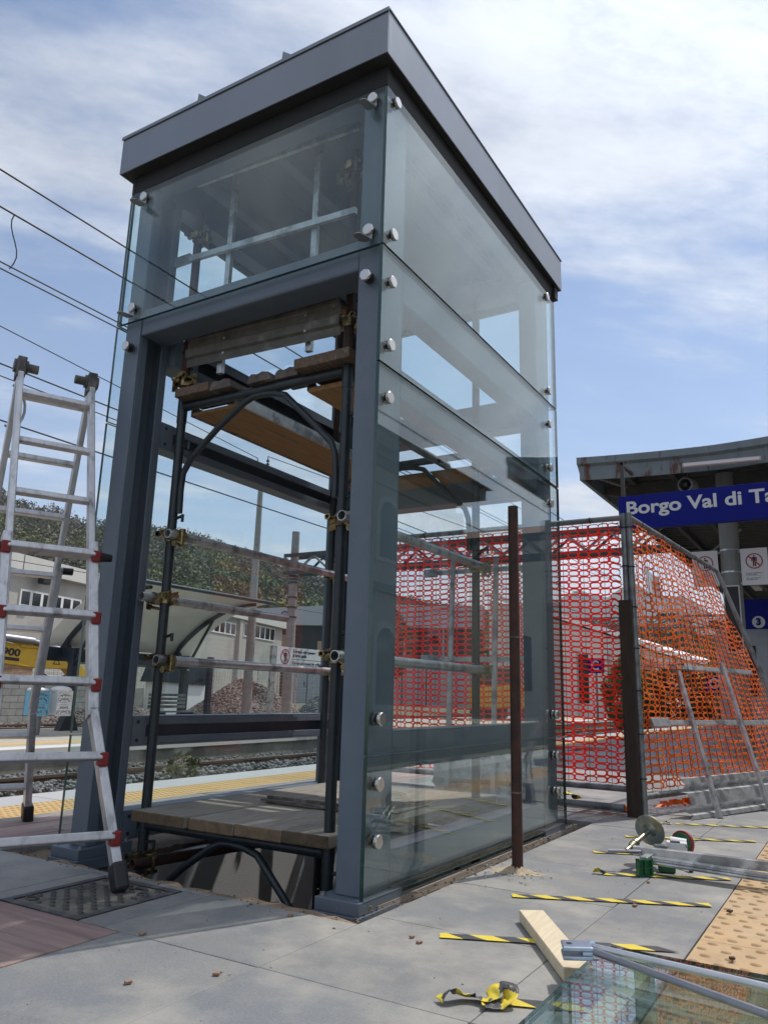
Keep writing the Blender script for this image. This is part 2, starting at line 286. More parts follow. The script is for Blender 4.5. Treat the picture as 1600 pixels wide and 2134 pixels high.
# ------------------------------------------------------------------ mesh helpers
def origin(o):
    v = Vector((0, 0, 0))
    while o is not None: v += o.location; o = o.parent
    return v
class MB:
    def __init__(s): s.v = []; s.f = []; s.sm = []; s.mi = []; s.cur = 0
    def add(s, vs, fs, smooth=False):
        b = len(s.v); s.v += [tuple(p) for p in vs]
        for f in fs: s.f.append(tuple(b+i for i in f)); s.sm.append(smooth); s.mi.append(s.cur)
        return s
    def box(s, x0, x1, y0, y1, z0, z1):
        vs = [(x0,y0,z0),(x1,y0,z0),(x1,y1,z0),(x0,y1,z0),(x0,y0,z1),(x1,y0,z1),(x1,y1,z1),(x0,y1,z1)]
        return s.add(vs, [(3,2,1,0),(4,5,6,7),(0,1,5,4),(1,2,6,5),(2,3,7,6),(3,0,4,7)])
    def obox(s, c, ax, ay, az):
        c, ax, ay, az = map(Vector, (c, ax, ay, az))
        vs = [c+i*ax+j*ay+k*az for k in (-1,1) for i,j in ((-1,-1),(1,-1),(1,1),(-1,1))]
        return s.add(vs, [(3,2,1,0),(4,5,6,7),(0,1,5,4),(1,2,6,5),(2,3,7,6),(3,0,4,7)])
    def bar(s, p, q, w, h, upv=(0, 0, 1)):
        p, q = Vector(p), Vector(q); d = q-p; L = d.length; d.normalize()
        u = Vector(upv); sx = d.cross(u)
        if sx.length < 1e-4: sx = d.cross(Vector((1, 0, 0)))
        sx.normalize(); u = sx.cross(d)
        return s.obox((p+q)/2, sx*w/2, d*L/2, u*h/2)
    def tube(s, p, q, r, n=12, r2=None, hollow=0.0):
        p, q = Vector(p), Vector(q); d = (q-p).normalized(); r2 = r if r2 is None else r2
        a = d.orthogonal().normalized(); b = d.cross(a)
        ring = lambda c, rr: [c+(a*math.cos(2*math.pi*i/n)+b*math.sin(2*math.pi*i/n))*rr for i in range(n)]
        vs = ring(p, r)+ring(q, r2)
        s.add(vs, [(i, (i+1)%n, n+(i+1)%n, n+i) for i in range(n)], True)
        if hollow:
            vi = ring(p, r-hollow)+ring(q, r2-hollow)
            s.add(vi, [(n+i, n+(i+1)%n, (i+1)%n, i) for i in range(n)], True)
            s.add(ring(p, r)+ring(p, r-hollow), [(i+n, (i+1)%n+n, (i+1)%n, i) for i in range(n)])
            s.add(ring(q, r2)+ring(q, r2-hollow), [(i, (i+1)%n, (i+1)%n+n, i+n) for i in range(n)])
        else:
            s.add(vs, [tuple(range(n-1, -1, -1)), tuple(range(n, 2*n))])
        return s
    def path(s, pts, r, n=10, closed=False):
        pts = [Vector(p) for p in pts]; m = len(pts); vs = []; up0 = None
        for i, p in enumerate(pts):
            d = ((pts[(i+1)%m] if (closed or i < m-1) else p) - (pts[i-1] if (closed or i > 0) else p)).normalized()
            if up0 is None: up0 = d.orthogonal().normalized()
            a = (up0-d*up0.dot(d)); a = a.normalized() if a.length > 1e-5 else d.orthogonal().normalized(); up0 = a; b = d.cross(a)
            rr = r[i] if isinstance(r, (list, tuple)) else r
            vs += [p+(a*math.cos(2*math.pi*k/n)+b*math.sin(2*math.pi*k/n))*rr for k in range(n)]
        fs = []
        for i in range(m if closed else m-1):
            j = (i+1) % m
            fs += [(i*n+k, i*n+(k+1)%n, j*n+(k+1)%n, j*n+k) for k in range(n)]
        s.add(vs, fs, True)
        if not closed: s.add(vs, [tuple(range(n-1, -1, -1)), tuple(range((m-1)*n, m*n))])
        return s
    def prism(s, pts, d):
        d = Vector(d); pts = [Vector(p) for p in pts]; n = len(pts)
        vs = pts+[p+d for p in pts]
        return s.add(vs, [tuple(range(n-1, -1, -1)), tuple(range(n, 2*n))]+[(i, (i+1)%n, n+(i+1)%n, n+i) for i in range(n)])
    def disc(s, c, nrm, r, n=20):
        c, d = Vector(c), Vector(nrm).normalized(); a = d.orthogonal().normalized(); b = d.cross(a)
        return s.add([c+(a*math.cos(2*math.pi*i/n)+b*math.sin(2*math.pi*i/n))*r for i in range(n)], [tuple(range(n))])
    def ellipsoid(s, c, ax, ay, az, nu=10, nv=6):
        c, ax, ay, az = map(Vector, (c, ax, ay, az)); vs = []
        for j in range(nv+1):
            t = math.pi*j/nv
            for i in range(nu):
                p = 2*math.pi*i/nu; vs.append(c+ax*math.sin(t)*math.cos(p)+ay*math.sin(t)*math.sin(p)+az*math.cos(t))
        fs = [(j*nu+i, (j+1)*nu+i, (j+1)*nu+(i+1)%nu, j*nu+(i+1)%nu) for j in range(nv) for i in range(nu)]
        return s.add(vs, fs, True)
    def mesh(s, name, mats, org=Vector((0, 0, 0))):
        me = bpy.data.meshes.new(name)
        me.from_pydata([(x-org.x, y-org.y, z-org.z) for x, y, z in s.v], [], s.f)
        me.polygons.foreach_set('use_smooth', s.sm); me.polygons.foreach_set('material_index', s.mi)
        for m in ([mats] if isinstance(mats, str) else mats): me.materials.append(MATS[m])
        me.update(); return me
    def build(s, name, mats, parent=None, loc=None, bevel=0.0):
        org = origin(parent)+(Vector(loc) if loc is not None else Vector((0, 0, 0)))
        o = bpy.data.objects.new(name, s.mesh(name, mats, org)); COL.objects.link(o)
        if parent is not None: o.parent = parent
        if loc is not None: o.location = loc
        if bevel:
            b = o.modifiers.new('bevel', 'BEVEL'); b.width = bevel; b.segments = 2; b.limit_method = 'ANGLE'
        return o
def tag(o, label=None, cat=None, group=None, kind=None):
    if label: o['label'] = label
    if cat: o['category'] = cat
    if group: o['group'] = group
    if kind: o['kind'] = kind
    return o
def thing(name, label, cat, loc=(0, 0, 0), group=None):
    o = bpy.data.objects.new(name, None); COL.objects.link(o); o.location = loc; o.empty_display_size = 0.1
    return tag(o, label, cat, group)
def inst(name, mesh, parent, loc, rotz=0.0):
    o = bpy.data.objects.new(name, mesh); COL.objects.link(o); o.parent = parent
    o.location = Vector(loc)-origin(parent); o.rotation_euler = (0, 0, rotz); return o
def text(body, name, mt, parent, c, xdir, ydir, height, width=None, depth=0.002, weight=0.0, align='CENTER'):
    """flat lettering: c = anchor point, xdir = reading direction, ydir = up; height = cap height"""
    cu = bpy.data.curves.new(name, 'FONT'); cu.body = body; cu.size = height/0.69; cu.extrude = depth/2; cu.offset = weight
    cu.align_x = align; cu.align_y = 'CENTER'
    t = bpy.data.objects.new(name, cu); COL.objects.link(t)
    bpy.context.view_layer.update()
    me = bpy.data.meshes.new_from_object(t.evaluated_get(bpy.context.evaluated_depsgraph_get()))
    bpy.data.objects.remove(t); bpy.data.curves.remove(cu)
    xs = [v.co.x for v in me.vertices]; k = 1.0
    if width: k = width/max(1e-6, max(xs)-min(xs))
    X = Vector(xdir).normalized(); Y = Vector(ydir).normalized(); Z = X.cross(Y); org = origin(parent); c = Vector(c)
    for v in me.vertices: v.co = c-org+X*v.co.x*k+Y*v.co.y+Z*v.co.z
    me.materials.clear(); me.materials.append(MATS[mt])
    o = bpy.data.objects.new(name, me); COL.objects.link(o); o.parent = parent
    return o

# ================================================================== GROUND AND PLATFORM
mb = MB(); mb.box(-600, 600, -300, 900, -3.0, -0.95)
tag(mb.build('ground', 'far_ground'), kind='structure')
mb = MB(); mb.box(-11.0, -3.42, -40, 150, -0.9, -0.72); mb.box(2.52, 7.5, -40, 150, -0.9, -0.72)
mb.box(-60, -15.6, -40, 150, -0.9, -0.42)
tag(mb.build('track_bed', 'soil'), kind='structure')

PX0, PX1 = -3.4, 2.5                     # platform edges
HX0, HX1, HY0, HY1 = -1.86, 0.10, -0.20, 2.52   # opening in the paving
def minus(rect, hole):
    x0, x1, y0, y1 = rect; a0, a1, b0, b1 = hole
    if x1 <= a0 or x0 >= a1 or y1 <= b0 or y0 >= b1: return [rect]
    out = []
    if y0 < b0: out.append((x0, x1, y0, b0)); y0 = b0
    if y1 > b1: out.append((x0, x1, b1, y1)); y1 = b1
    if x0 < a0: out.append((x0, a0, y0, y1))
    if x1 > a1: out.append((a1, x1, y0, y1))
    return [r for r in out if r[1]-r[0] > 0.02 and r[3]-r[2] > 0.02]
platform = MB()
for r in minus((PX0+0.03, PX1-0.03, -6, 90), (HX0, HX1, HY0, HY1)): platform.box(*r, -0.80, -0.035)
platform = tag(platform.build('platform', 'mortar'), kind='structure')
mb = MB(); mb.box(PX0, PX0+0.029, -6, 90, -0.8, -0.16); mb.box(PX1-0.029, PX1, -6, 90, -0.8, -0.16)
mb.build('platform_wall', 'platform_concrete', platform)

GAP = 0.0014
def slab(name, m, rect, z0=-0.034, z1=0.0, bevel=0.0025, par=None):
    x0, x1, y0, y1 = rect
    mb = MB(); mb.box(x0+GAP, x1-GAP, y0+GAP, y1-GAP, z0, z1+rng.uniform(-0.0012, 0.0012))
    return mb.build(name, m, par or platform, bevel=bevel)
MAN = (-1.085, -0.655, -0.715, -0.235)     # manhole cut-out (outer frame)
hole = (HX0, HX1, HY0, HY1)
XS = [-1.91, -1.175, -0.535, 0.105, 0.75, 1.085]
YS = [-0.71+0.63*k for k in range(-4, 12)]
for i in range(len(XS)-1):
    for j in range(len(YS)-1):
        rect = (XS[i], XS[i+1], YS[j], YS[j+1])
        if rect[3] <= -0.70 and rect[0] < -0.46:       # red stone cross band takes this area
            if rect[1] <= -0.45: continue
            rect = (-0.45, rect[1], rect[2], rect[3])
        for r in minus(rect, hole):
            for q in minus(r, MAN): slab('paving_slab', 'granite', q)
slab('paving_slab', 'granite', (-0.535, -0.45, -0.71, -0.235)) if False else None
yend = YS[-1]
mb = MB(); mb.box(-1.91, 1.085, yend+0.003, 90, -0.034, -0.001)
mb.build('far_paving', 'granite', platform)
# red stone boards: cross band on the near left, long band beside the tactile strip
y = -0.716; k = 0
while y > -2.7:
    w = 0.205
    x = -0.452; first = rng.uniform(0.5, 1.1)
    while x > -1.91:
        L = first if first else 1.2; first = 0
        slab('red_board', 'red_stone_cross', (max(x-L, -1.91), x, y-w, y), bevel=0.003); x -= L
    y -= w; k += 1
for k in range(4):
    x0 = -2.53+k*0.62/4; yy = -3.0+rng.uniform(0, 1.2)
    while yy < 9.0:
        slab('red_board', 'red_stone', (x0, x0+0.62/4, yy, yy+1.25), bevel=0.003); yy += 1.25
mb = MB(); mb.box(-2.53, -1.91, 10.3, 90, -0.034, -0.002); mb.build('far_red_band', 'red_stone', platform)
# grey edging strip, yellow tactile tiles, white edge
for k in range(11): slab('edging_slab', 'granite', (-2.62, -2.53, -3+k*1.2, -1.8+k*1.2))
mb = MB(); mb.box(-2.62, -2.53, 10.2, 90, -0.034, -0.002); mb.build('far_edging', 'granite', platform)
def tactile_mesh(name, m, sx, sy, nx, ny, rx, ry, h):
    mb = MB(); mb.box(GAP, sx-GAP, GAP, sy-GAP, -0.034, -0.001)
    for i in range(nx):
        for j in range(ny):
            off = 0.5*(j % 2) if nx == 6 else 0
            cx, cy = sx*(i+0.35+off*0.6)/nx, sy*(j+0.5)/ny
            pr = [(1.0, -0.002), (0.72, h*0.7), (0.35, h)]
            vs = []
            for q, z in pr: vs += [(cx+rx*q*math.cos(t*math.pi/4), cy+ry*q*math.sin(t*math.pi/4), z) for t in range(8)]
            fs = [(a*8+t, a*8+(t+1)%8, a*8+8+(t+1)%8, a*8+8+t) for a in range(2) for t in range(8)]+[tuple(range(16, 24))]
            mb.add(vs, fs, True)
    return mb.mesh(name, m)
tan_mesh = tactile_mesh('tactile_tile', 'tactile_tan', 0.42, 0.42, 6, 6, 0.019, 0.012, 0.006)
for k in range(27): inst('tactile_tile', tan_mesh, platform, (1.088, -3.03+k*0.42, 0))
yel_mesh = tactile_mesh('tactile_tile', 'tactile_yellow', 0.405, 0.40, 5, 9, 0.034, 0.006, 0.0032)
for k in range(30): inst('tactile_tile', yel_mesh, platform, (-3.028, -3.0+k*0.4, 0))
mb = MB(); mb.box(-3.028, -2.623, 9.0, 90, -0.034, 0.002); mb.build('far_tactile_strip', 'tactile_yellow', platform)
mb = MB(); mb.box(1.088, 1.508, 8.31, 90, -0.034, 0.002); mb.build('far_tactile_strip', 'tactile_tan', platform)
for k in range(14):
    slab('edge_stone', 'granite_pale', (PX0-0.02, -3.03, -3+k*1.0, -2+k*1.0), -0.16, 0.0, 0.006)
    slab('edge_stone', 'granite_pale', (2.1, PX1+0.02, -3+k*1.0, -2+k*1.0), -0.16, 0.0, 0.006)
mb = MB(); mb.box(PX0-0.02, -3.03, 11, 90, -0.16, -0.001); mb.box(2.1, PX1+0.02, 11, 90, -0.16, -0.001); mb.build('far_edge_stone', 'granite_pale', platform)
for k in range(14): slab('paving_slab', 'granite', (1.51, 2.1, -3+k*0.9, -2.1+k*0.9))
mb = MB(); mb.box(1.51, 2.1, 9.6, 90, -0.034, -0.001); mb.build('far_paving', 'granite', platform)

# pit under the shelter: ledges, rendered walls, floor, broken mortar rim
pit = MB()
pit.box(HX0+0.001, -1.58, HY0+0.001, HY1-0.001, -2.3, -0.105)       # left ledge
pit.box(-0.14, HX1-0.001, HY0+0.001, HY1-0.001, -2.3, -0.12)        # right ledge
pit.box(-1.58, -0.14, 2.36, HY1-0.001, -2.3, -0.105)
pit.box(-1.58, -0.14, HY0+0.001, 2.36, -2.5, -2.3)
pit = tag(pit.build('pit_wall', 'stucco'), kind='structure')
def rim(pts_in, pts_out, name, m='broken_edge', parent=pit):
    mb = MB(); n = len(pts_in)
    vs = []
    for a, b in zip(pts_in, pts_out): vs += [a, b, (b[0], b[1], b[2]-0.09), (a[0], a[1], a[2]-0.09)]
    fs = []
    for i in range(n-1):
        p, q = i*4, i*4+4
        fs += [(p, q, q+1, p+1), (p+1, q+1, q+2, p+2), (p+3, p+2, q+2, q+3), (p, p+3, q+3, q)]
    mb.add(vs, fs); return mb.build(name, m, parent)
def jag(n, amp, seed):
    r = random.Random(seed); v = [0.0]
    for _ in range(n): v.append(0.55*v[-1]+r.uniform(-amp, amp))
    return v
n = 46; J = jag(n, 0.013, 3); H = jag(n, 0.008, 4)
rim([(-1.86+1.95*i/n, HY0+0.085+J[i], -0.020+H[i]) for i in range(n+1)], [(-1.86+1.95*i/n, HY0-0.006, -0.010+0.4*H[i]) for i in range(n+1)], 'broken_rim')
J = jag(n, 0.015, 5); H = jag(n, 0.010, 6)
rim([(HX1-0.045+J[i], HY0+2.72*i/n, -0.055+H[i]) for i in range(n+1)], [(HX1+0.004, HY0+2.72*i/n, -0.016+0.4*H[i]) for i in range(n+1)], 'broken_rim')
J = jag(n, 0.02, 8); H = jag(n, 0.012, 9)
rim([(HX0+0.24+J[i], HY0+2.72*i/n, -0.075+H[i]) for i in range(n+1)], [(HX0-0.004, HY0+2.72*i/n, -0.03+0.4*H[i]) for i in range(n+1)], 'broken_rim', 'mortar')
rim([(HX0+1.96*i/n, HY1-0.10+J[i], -0.06+H[i]) for i in range(n+1)], [(HX0+1.96*i/n, HY1+0.004, -0.02+0.4*H[i]) for i in range(n+1)], 'broken_rim', 'mortar')

# tracks
def track(cx, zr, y0=-25, y1=140, ys1=40):
    t = MB()
    for x in (cx-0.7175, cx+0.7175):
        t.box(x-0.065, x+0.065, y0, y1, zr-0.16, zr-0.145); t.box(x-0.010, x+0.010, y0, y1, zr-0.145, zr-0.04); t.box(x-0.036, x+0.036, y0, y1, zr-0.04, zr-0.004)
    o = tag(t.build('railway_track', 'rail_steel'), kind='structure')
    t = MB()
    for x in (cx-0.7175, cx+0.7175): t.box(x-0.030, x+0.030, y0, y1, zr-0.003, zr)
    t.build('rail_head', 'rail_top', o)
    me = MB(); me.box(-1.25, 1.25, -0.12, 0.12, -0.20, 0); me = me.mesh('sleeper', 'sleeper')
    for k in range(0, 100):
        yy = -3+k*0.6
        if yy < ys1: inst('sleeper', me, o, (cx, yy, zr-0.163))
    return o
track(-5.05, -0.56); track(-8.06, -0.55); track(4.6, -0.56); track(-17.2, -0.32, ys1=12)

def rocks(name, m, fn, n, smin, smax, seed, kind='stuff', flat=0.75):
    """loose stones: n small irregular blocks placed by fn(r) -> (x, y, z)"""
    r = np.random.default_rng(seed); phi = (1+5**0.5)/2
    base = np.array([(-1,phi,0),(1,phi,0),(-1,-phi,0),(1,-phi,0),(0,-1,phi),(0,1,phi),(0,-1,-phi),(0,1,-phi),(phi,0,-1),(phi,0,1),(-phi,0,-1),(-phi,0,1)])/1.9
    F = np.array([(0,11,5),(0,5,1),(0,1,7),(0,7,10),(0,10,11),(1,5,9),(5,11,4),(11,10,2),(10,7,6),(7,1,8),(3,9,4),(3,4,2),(3,2,6),(3,6,8),(3,8,9),(4,9,5),(2,4,11),(6,2,10),(8,6,7),(9,8,1)])
    P = fn(r, n); n = len(P)
    V = base[None]*(1+r.uniform(-0.28, 0.28, (n, 12, 1)))
    sc = r.uniform(smin, smax, (n, 1, 1))*r.uniform(0.6, 1.15, (n, 1, 3)); V = V*sc
    a = r.uniform(0, 6.28, n); b = r.uniform(-0.7, 0.7, n)
    x, yv, z = V[..., 0], V[..., 1], V[..., 2]
    y2 = yv*np.cos(b)[:, None]-z*np.sin(b)[:, None]; z2 = yv*np.sin(b)[:, None]+z*np.cos(b)[:, None]
    x3 = x*np.cos(a)[:, None]-y2*np.sin(a)[:, None]; y3 = x*np.sin(a)[:, None]+y2*np.cos(a)[:, None]
    V = np.stack([x3, y3, z2*flat], -1)+P[:, None, :]
    Fs = (F[None]+12*np.arange(n)[:, None, None]).reshape(-1)
    me = bpy.data.meshes.new(name); me.vertices.add(n*12); me.vertices.foreach_set('co', V.reshape(-1))
    me.loops.add(len(Fs)); me.loops.foreach_set('vertex_index', Fs)
    me.polygons.add(len(Fs)//3); me.polygons.foreach_set('loop_start', np.arange(0, len(Fs), 3)); me.polygons.foreach_set('loop_total', np.full(len(Fs)//3, 3))
    me.materials.append(MATS[m]); me.update(calc_edges=True)
    o = bpy.data.objects.new(name, me); COL.objects.link(o)
    return tag(o, kind=kind)
def strip(x0, x1, y0, y1, zf):
    def f(r, n):
        x = r.uniform(x0, x1, n); y = y0+(y1-y0)*r.uniform(0, 1, n)**1.5
        return np.stack([x, y, zf(x)+r.uniform(-0.02, 0.03, n)], -1)
    return f
rocks('track_ballast', 'ballast_grey', strip(-7.0, -3.45, -1, 26, lambda x: -0.73+0.30*np.clip(np.minimum((-x-5.8)/0.7, 1), 0, 1)), 19000, 0.022, 0.048, 1)
rocks('track_ballast', 'ballast_grey', strip(-10.2, -7.0, 2, 30, lambda x: -0.68+0*x), 9000, 0.022, 0.045, 2)
rocks('track_ballast', 'ballast_warm', strip(-20, -15.7, 2, 34, lambda x: -0.42+0*x), 9000, 0.03, 0.06, 3)
rocks('track_ballast', 'ballast_grey', strip(2.6, 6.6, -4, 20, lambda x: -0.72+0*x), 3500, 0.04, 0.08, 14)
def mound(cx, cy, rx, ry, h, z0):
    def f(r, n):
        a = r.uniform(0, 6.283, n); q = np.sqrt(r.uniform(0, 1, n))
        x = cx+rx*q*np.cos(a); y = cy+ry*q*np.sin(a)
        z = z0+h*(1-q**1.5)*(0.9+0.2*np.sin(a*3+cx)); return np.stack([x, y, z], -1)
    return f
def heap(label, cx, cy, rx, ry, h, z0, m, n, seed):
    t = thing('stone_heap', label, 'stone heap', (cx, cy, z0), 'ballast heaps in the yard')
    core = MB(); vs = [(cx, cy, z0+h*0.97)]; fs = []
    for j in range(1, 9):
        q = j/8
        vs += [(cx+rx*q*math.cos(k*math.pi/16), cy+ry*q*math.sin(k*math.pi/16), z0-0.03+h*(1-q**1.5)*(0.9+0.2*math.sin(k*math.pi/16*3+cx))) for k in range(32)]
    fs += [(0, 1+k, 1+(k+1)%32) for k in range(32)]
    for j in range(7): fs += [(1+j*32+k, 1+j*32+32+k, 1+j*32+32+(k+1)%32, 1+j*32+(k+1)%32) for k in range(32)]
    core.add(vs, fs, True); core.build('heap_core', m, t)
    o = rocks('stones', m, mound(cx, cy, rx, ry, h, z0), int(n*2.4), 0.030, 0.068, seed)
    me = o.data; me.transform(Matrix.Translation(-Vector((cx, cy, z0)))); o.parent = t
heap('large reddish heap of ballast stones beyond the far platform', -18.6, 20.6, 3.0, 2.2, 1.5, -0.5, 'ballast_warm', 5200, 4)
heap('smaller dark grey heap of ballast stones behind the sign post', -18.6, 25.9, 1.7, 1.5, 1.1, -0.5, 'ballast_grey', 2600, 5)
heap('low spread heap of warm grey stones left of the large reddish heap', -19.6, 15.2, 2.8, 2.4, 0.65, -0.5, 'ballast_warm', 2600, 6)

# far platform
fp = MB(); fp.box(-15.5, -10.3, -30, 120, -0.9, -0.34)
fp = tag(fp.build('far_platform', 'platform_concrete'), kind='structure')
mb = MB(); mb.box(-10.75, -10.25, -30, 120, -0.42, -0.30); mb.build('edge_coping', 'pale_band', fp)
mb = MB(); mb.box(-11.6, -11.1, -30, 120, -0.339, -0.298); mb.build('tactile_strip', 'tactile_yellow', fp)
mb = MB(); mb.box(-15.5, -11.603, -30, 120, -0.339, -0.30); mb.box(-11.097, -10.753, -30, 120, -0.339, -0.301); mb.build('paving', 'old_paving', fp)

# brown dirt left in the strip beside the glass
m = MB(); vs = []; nx, ny = 5, 60; r = random.Random(12)
for j in range(ny+1):
    for i in range(nx+1):
        vs.append((-0.03+0.128*i/nx, HY0+0.25+2.45*j/ny, -0.058+0.022*noise.noise((i*0.7, j*0.45, 3))+0.02*(i/nx)**3))
m.add(vs, [(j*(nx+1)+i, j*(nx+1)+i+1, (j+1)*(nx+1)+i+1, (j+1)*(nx+1)+i) for j in range(ny) for i in range(nx)], True); m.build('dirt_strip', 'broken_edge', pit)
m = MB(); m.bar((-0.012, HY0+0.3, -0.035), (-0.012, HY1, -0.035), 0.03, 0.03); m.build('edge_batten', 'old_plank', pit)

# ================================================================== GLASS SHELTER
SH = thing('glass_shelter', 'grey steel and glass lift shelter still under construction with open doorway', 'shelter', (-0.86, 1.15, 0))
WX, LY = -1.718, 2.315
def cpost(x0, x1, y0, y1, z0, z1, opening):
    """lipped steel column open towards +x (opening=1) or -x (opening=-1)"""
    m = MB(); t = 0.010
    xw = x0 if opening > 0 else x1-t
    m.box(xw, xw+t, y0+t, y1-t, z0, z1)
    m.box(x0, x1, y0, y0+t, z0, z1); m.box(x0, x1, y1-t, y1, z0, z1)
    xl = x1-t if opening > 0 else x0
    m.box(xl, xl+t, y0+t, y0+0.062, z0, z1); m.box(xl, xl+t, y1-0.052, y1-t, z0, z1)
    return m
def cbeam(p0, p1, x0, x1, z0, z1, opening):
    m = MB(); t = 0.008
    xw = x0 if opening > 0 else x1-t; xl = x1-t if opening > 0 else x0
    h = z1-z0; lip = h*0.31
    m.box(xw, xw+t, p0, p1, z0+t, z1-t); m.box(x0, x1, p0, p1, z0, z0+t); m.box(x0, x1, p0, p1, z1-t, z1)
    m.box(xl, xl+t, p0, p1, z0+t, z0+lip); m.box(xl, xl+t, p0, p1, z1-lip, z1-t)
    return m
def bolts(m, pts, nrm, r=0.011, d=0.008):
    for p in pts: m.tube(Vector(p), Vector(p)+Vector(nrm)*d, r, 6)
def column(x0, x1, y0, y1, opening, label=None):
    c = cpost(x0, x1, y0, y1, 0.013, 3.52, opening).build('column', 'grey_steel', SH, bevel=0.007)
    m = MB(); m.box(x0-0.055, x1+0.035, y0-0.07, y1+0.05, -0.085, -0.035); m.box(x0-0.05, x1+0.03, y0-0.06, y1+0.045, -0.0345, 0.012)
    b = m.build('base_plate', 'grey_steel', c, bevel=0.003)
    for yb in (y0-0.035, y1+0.02):
        m = MB(); bolts(m, [(x0-0.03 if opening < 0 else x1+0.012, yb, 0.012)], (0, 0, 1), 0.012, 0.012); m.build('anchor_bolt', 'bracket_steel', c)
    return c
column(-0.145, -0.030, 0.03, 0.24, -1)
column(-1.670, -1.555, 0.03, 0.24, 1)
column(-0.145, -0.030, 2.00, 2.24, -1)
column(-1.670, -1.555, 2.00, 2.24, 1)
levels = [(0.012, 0.152), (0.455, 0.605), (2.03, 2.18), (2.51, 2.71)]
for z0, z1 in levels:
    for side in (-1, 1):
        x0, x1 = (-1.668, -1.56) if side > 0 else (-0.140, -0.032)
        b = cbeam(0.2405, 1.9995, x0, x1, z0, z1, side).build('side_beam', 'grey_steel', SH, bevel=0.004)
        if side > 0:
            m = MB(); m.box(x1, x1+0.006, 0.2415, 0.33, z0+0.002, z1-0.002); e = m.build('end_plate', 'grey_steel', b)
            
            for zb in (z0+0.03, z1-0.03): m = MB(); bolts(m, [(x1+0.006, 0.275, zb)], (1, 0, 0), 0.010, 0.002); m.build('bolt_hole', 'ink', b)
    if z0 in (2.03, 2.51, 0.012):
        m = MB(); m.box(-1.5545, -0.1455, 2.06, 2.20, z0, z1); m.build('rear_beam', 'grey_steel', SH, bevel=0.006)
m = MB(); m.box(-1.5545, -0.1455, 0.032, 0.20, 2.605, 2.758); m.build('door_lintel', 'grey_steel', SH, bevel=0.012)
m = MB(); m.box(-1.55, -1.50, 0.242, 0.42, 2.50, 2.63); fb = m.build('lintel_bracket', 'grey_steel', SH, bevel=0.003)
for q in ((-1.50, 0.30, 2.60), (-1.50, 0.37, 2.53)): m = MB(); bolts(m, [q], (1, 0, 0), 0.011, 0.003); m.build('bolt_hole', 'ink', fb)
# ring beam under the roof
m = MB(); m.box(-1.672, -0.028, 0.03, 0.14, 3.522, 3.70); m.box(-1.672, -0.028, 2.13, 2.24, 3.522, 3.70)
m.box(-1.672, -1.56, 0.141, 2.129, 3.522, 3.70); m.box(-0.14, -0.028, 0.141, 2.129, 3.522, 3.70)
m.build('ring_beam', 'grey_steel', SH, bevel=0.004)
m = MB()
for x in (-1.45, -0.9, -0.35): m.box(x-0.03, x+0.03, 0.145, 2.125, 3.66, 3.72)
m.build('roof_joist', 'grey_steel', SH)
for k in range(3):
    x0 = -1.70+k*0.562; m = MB(); m.box(x0+0.002, x0+0.558, -0.03, 2.34, 3.725, 3.745); m.build('ceiling_panel', 'dark_ceiling', SH)
# roof: folded fascia with a return at the foot and a capping at the top
rx0, rx1, ry0, ry1, rz0, rz1 = WX-0.036, 0.036, -0.072, LY+0.072, 3.61, 3.846
m = MB(); t = 0.008
m.box(rx0, rx1, ry0, ry0+t, rz0, rz1); m.box(rx0, rx1, ry1-t, ry1, rz0, rz1)
m.box(rx0, rx0+t, ry0+t, ry1-t, rz0, rz1); m.box(rx1-t, rx1, ry0+t, ry1-t, rz0, rz1)
m.build('fascia', 'roof_sheet', SH, bevel=0.002)
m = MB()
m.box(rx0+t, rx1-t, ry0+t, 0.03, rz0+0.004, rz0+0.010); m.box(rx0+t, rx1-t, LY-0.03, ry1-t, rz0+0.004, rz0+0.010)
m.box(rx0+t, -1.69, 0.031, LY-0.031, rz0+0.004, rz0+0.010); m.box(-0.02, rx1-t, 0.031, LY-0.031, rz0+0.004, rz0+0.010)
m.build('soffit', 'recess_shade_black', SH)  # soffit strip, with the shade of the recess put into its colour
m = MB(); m.box(-0.027, -0.001, 0.0, LY, 3.507, 3.612); m.box(WX+0.001, WX+0.027, 0.0, LY, 3.507, 3.612); m.box(WX+0.028, -0.028, 0.002, 0.028, 3.511, 3.612); m.box(WX+0.028, -0.028, LY-0.028, LY-0.002, 3.507, 3.612); m.build('recess_shade_band', 'recess_shade_black', SH)  # added black band, painted in place of the shade above the glass
m = MB(); m.box(rx0-0.006, rx1+0.006, ry0-0.006, ry1+0.006, rz1+0.001, rz1+0.010); m.box(rx0-0.006, rx1+0.006, ry0-0.007, ry0-0.001, rz1-0.012, rz1+0.0005)
m.build('roof_capping', 'roof_sheet', SH, bevel=0.002)
for x in (-1.14, -0.56):
    m = MB(); m.prism([(x-0.035, ry0+0.002, rz1+0.010), (x+0.035, ry0+0.002, rz1+0.010), (x-0.03, ry0+0.002, rz1+0.062)], (0, 0.05, 0)); m.build('roof_fin', 'roof_sheet', SH)
m = MB(); m.box(-0.05, 0.02, LY-0.03, LY+0.03, 3.515, 3.60); m.build('corner_bracket', 'rubber', SH)

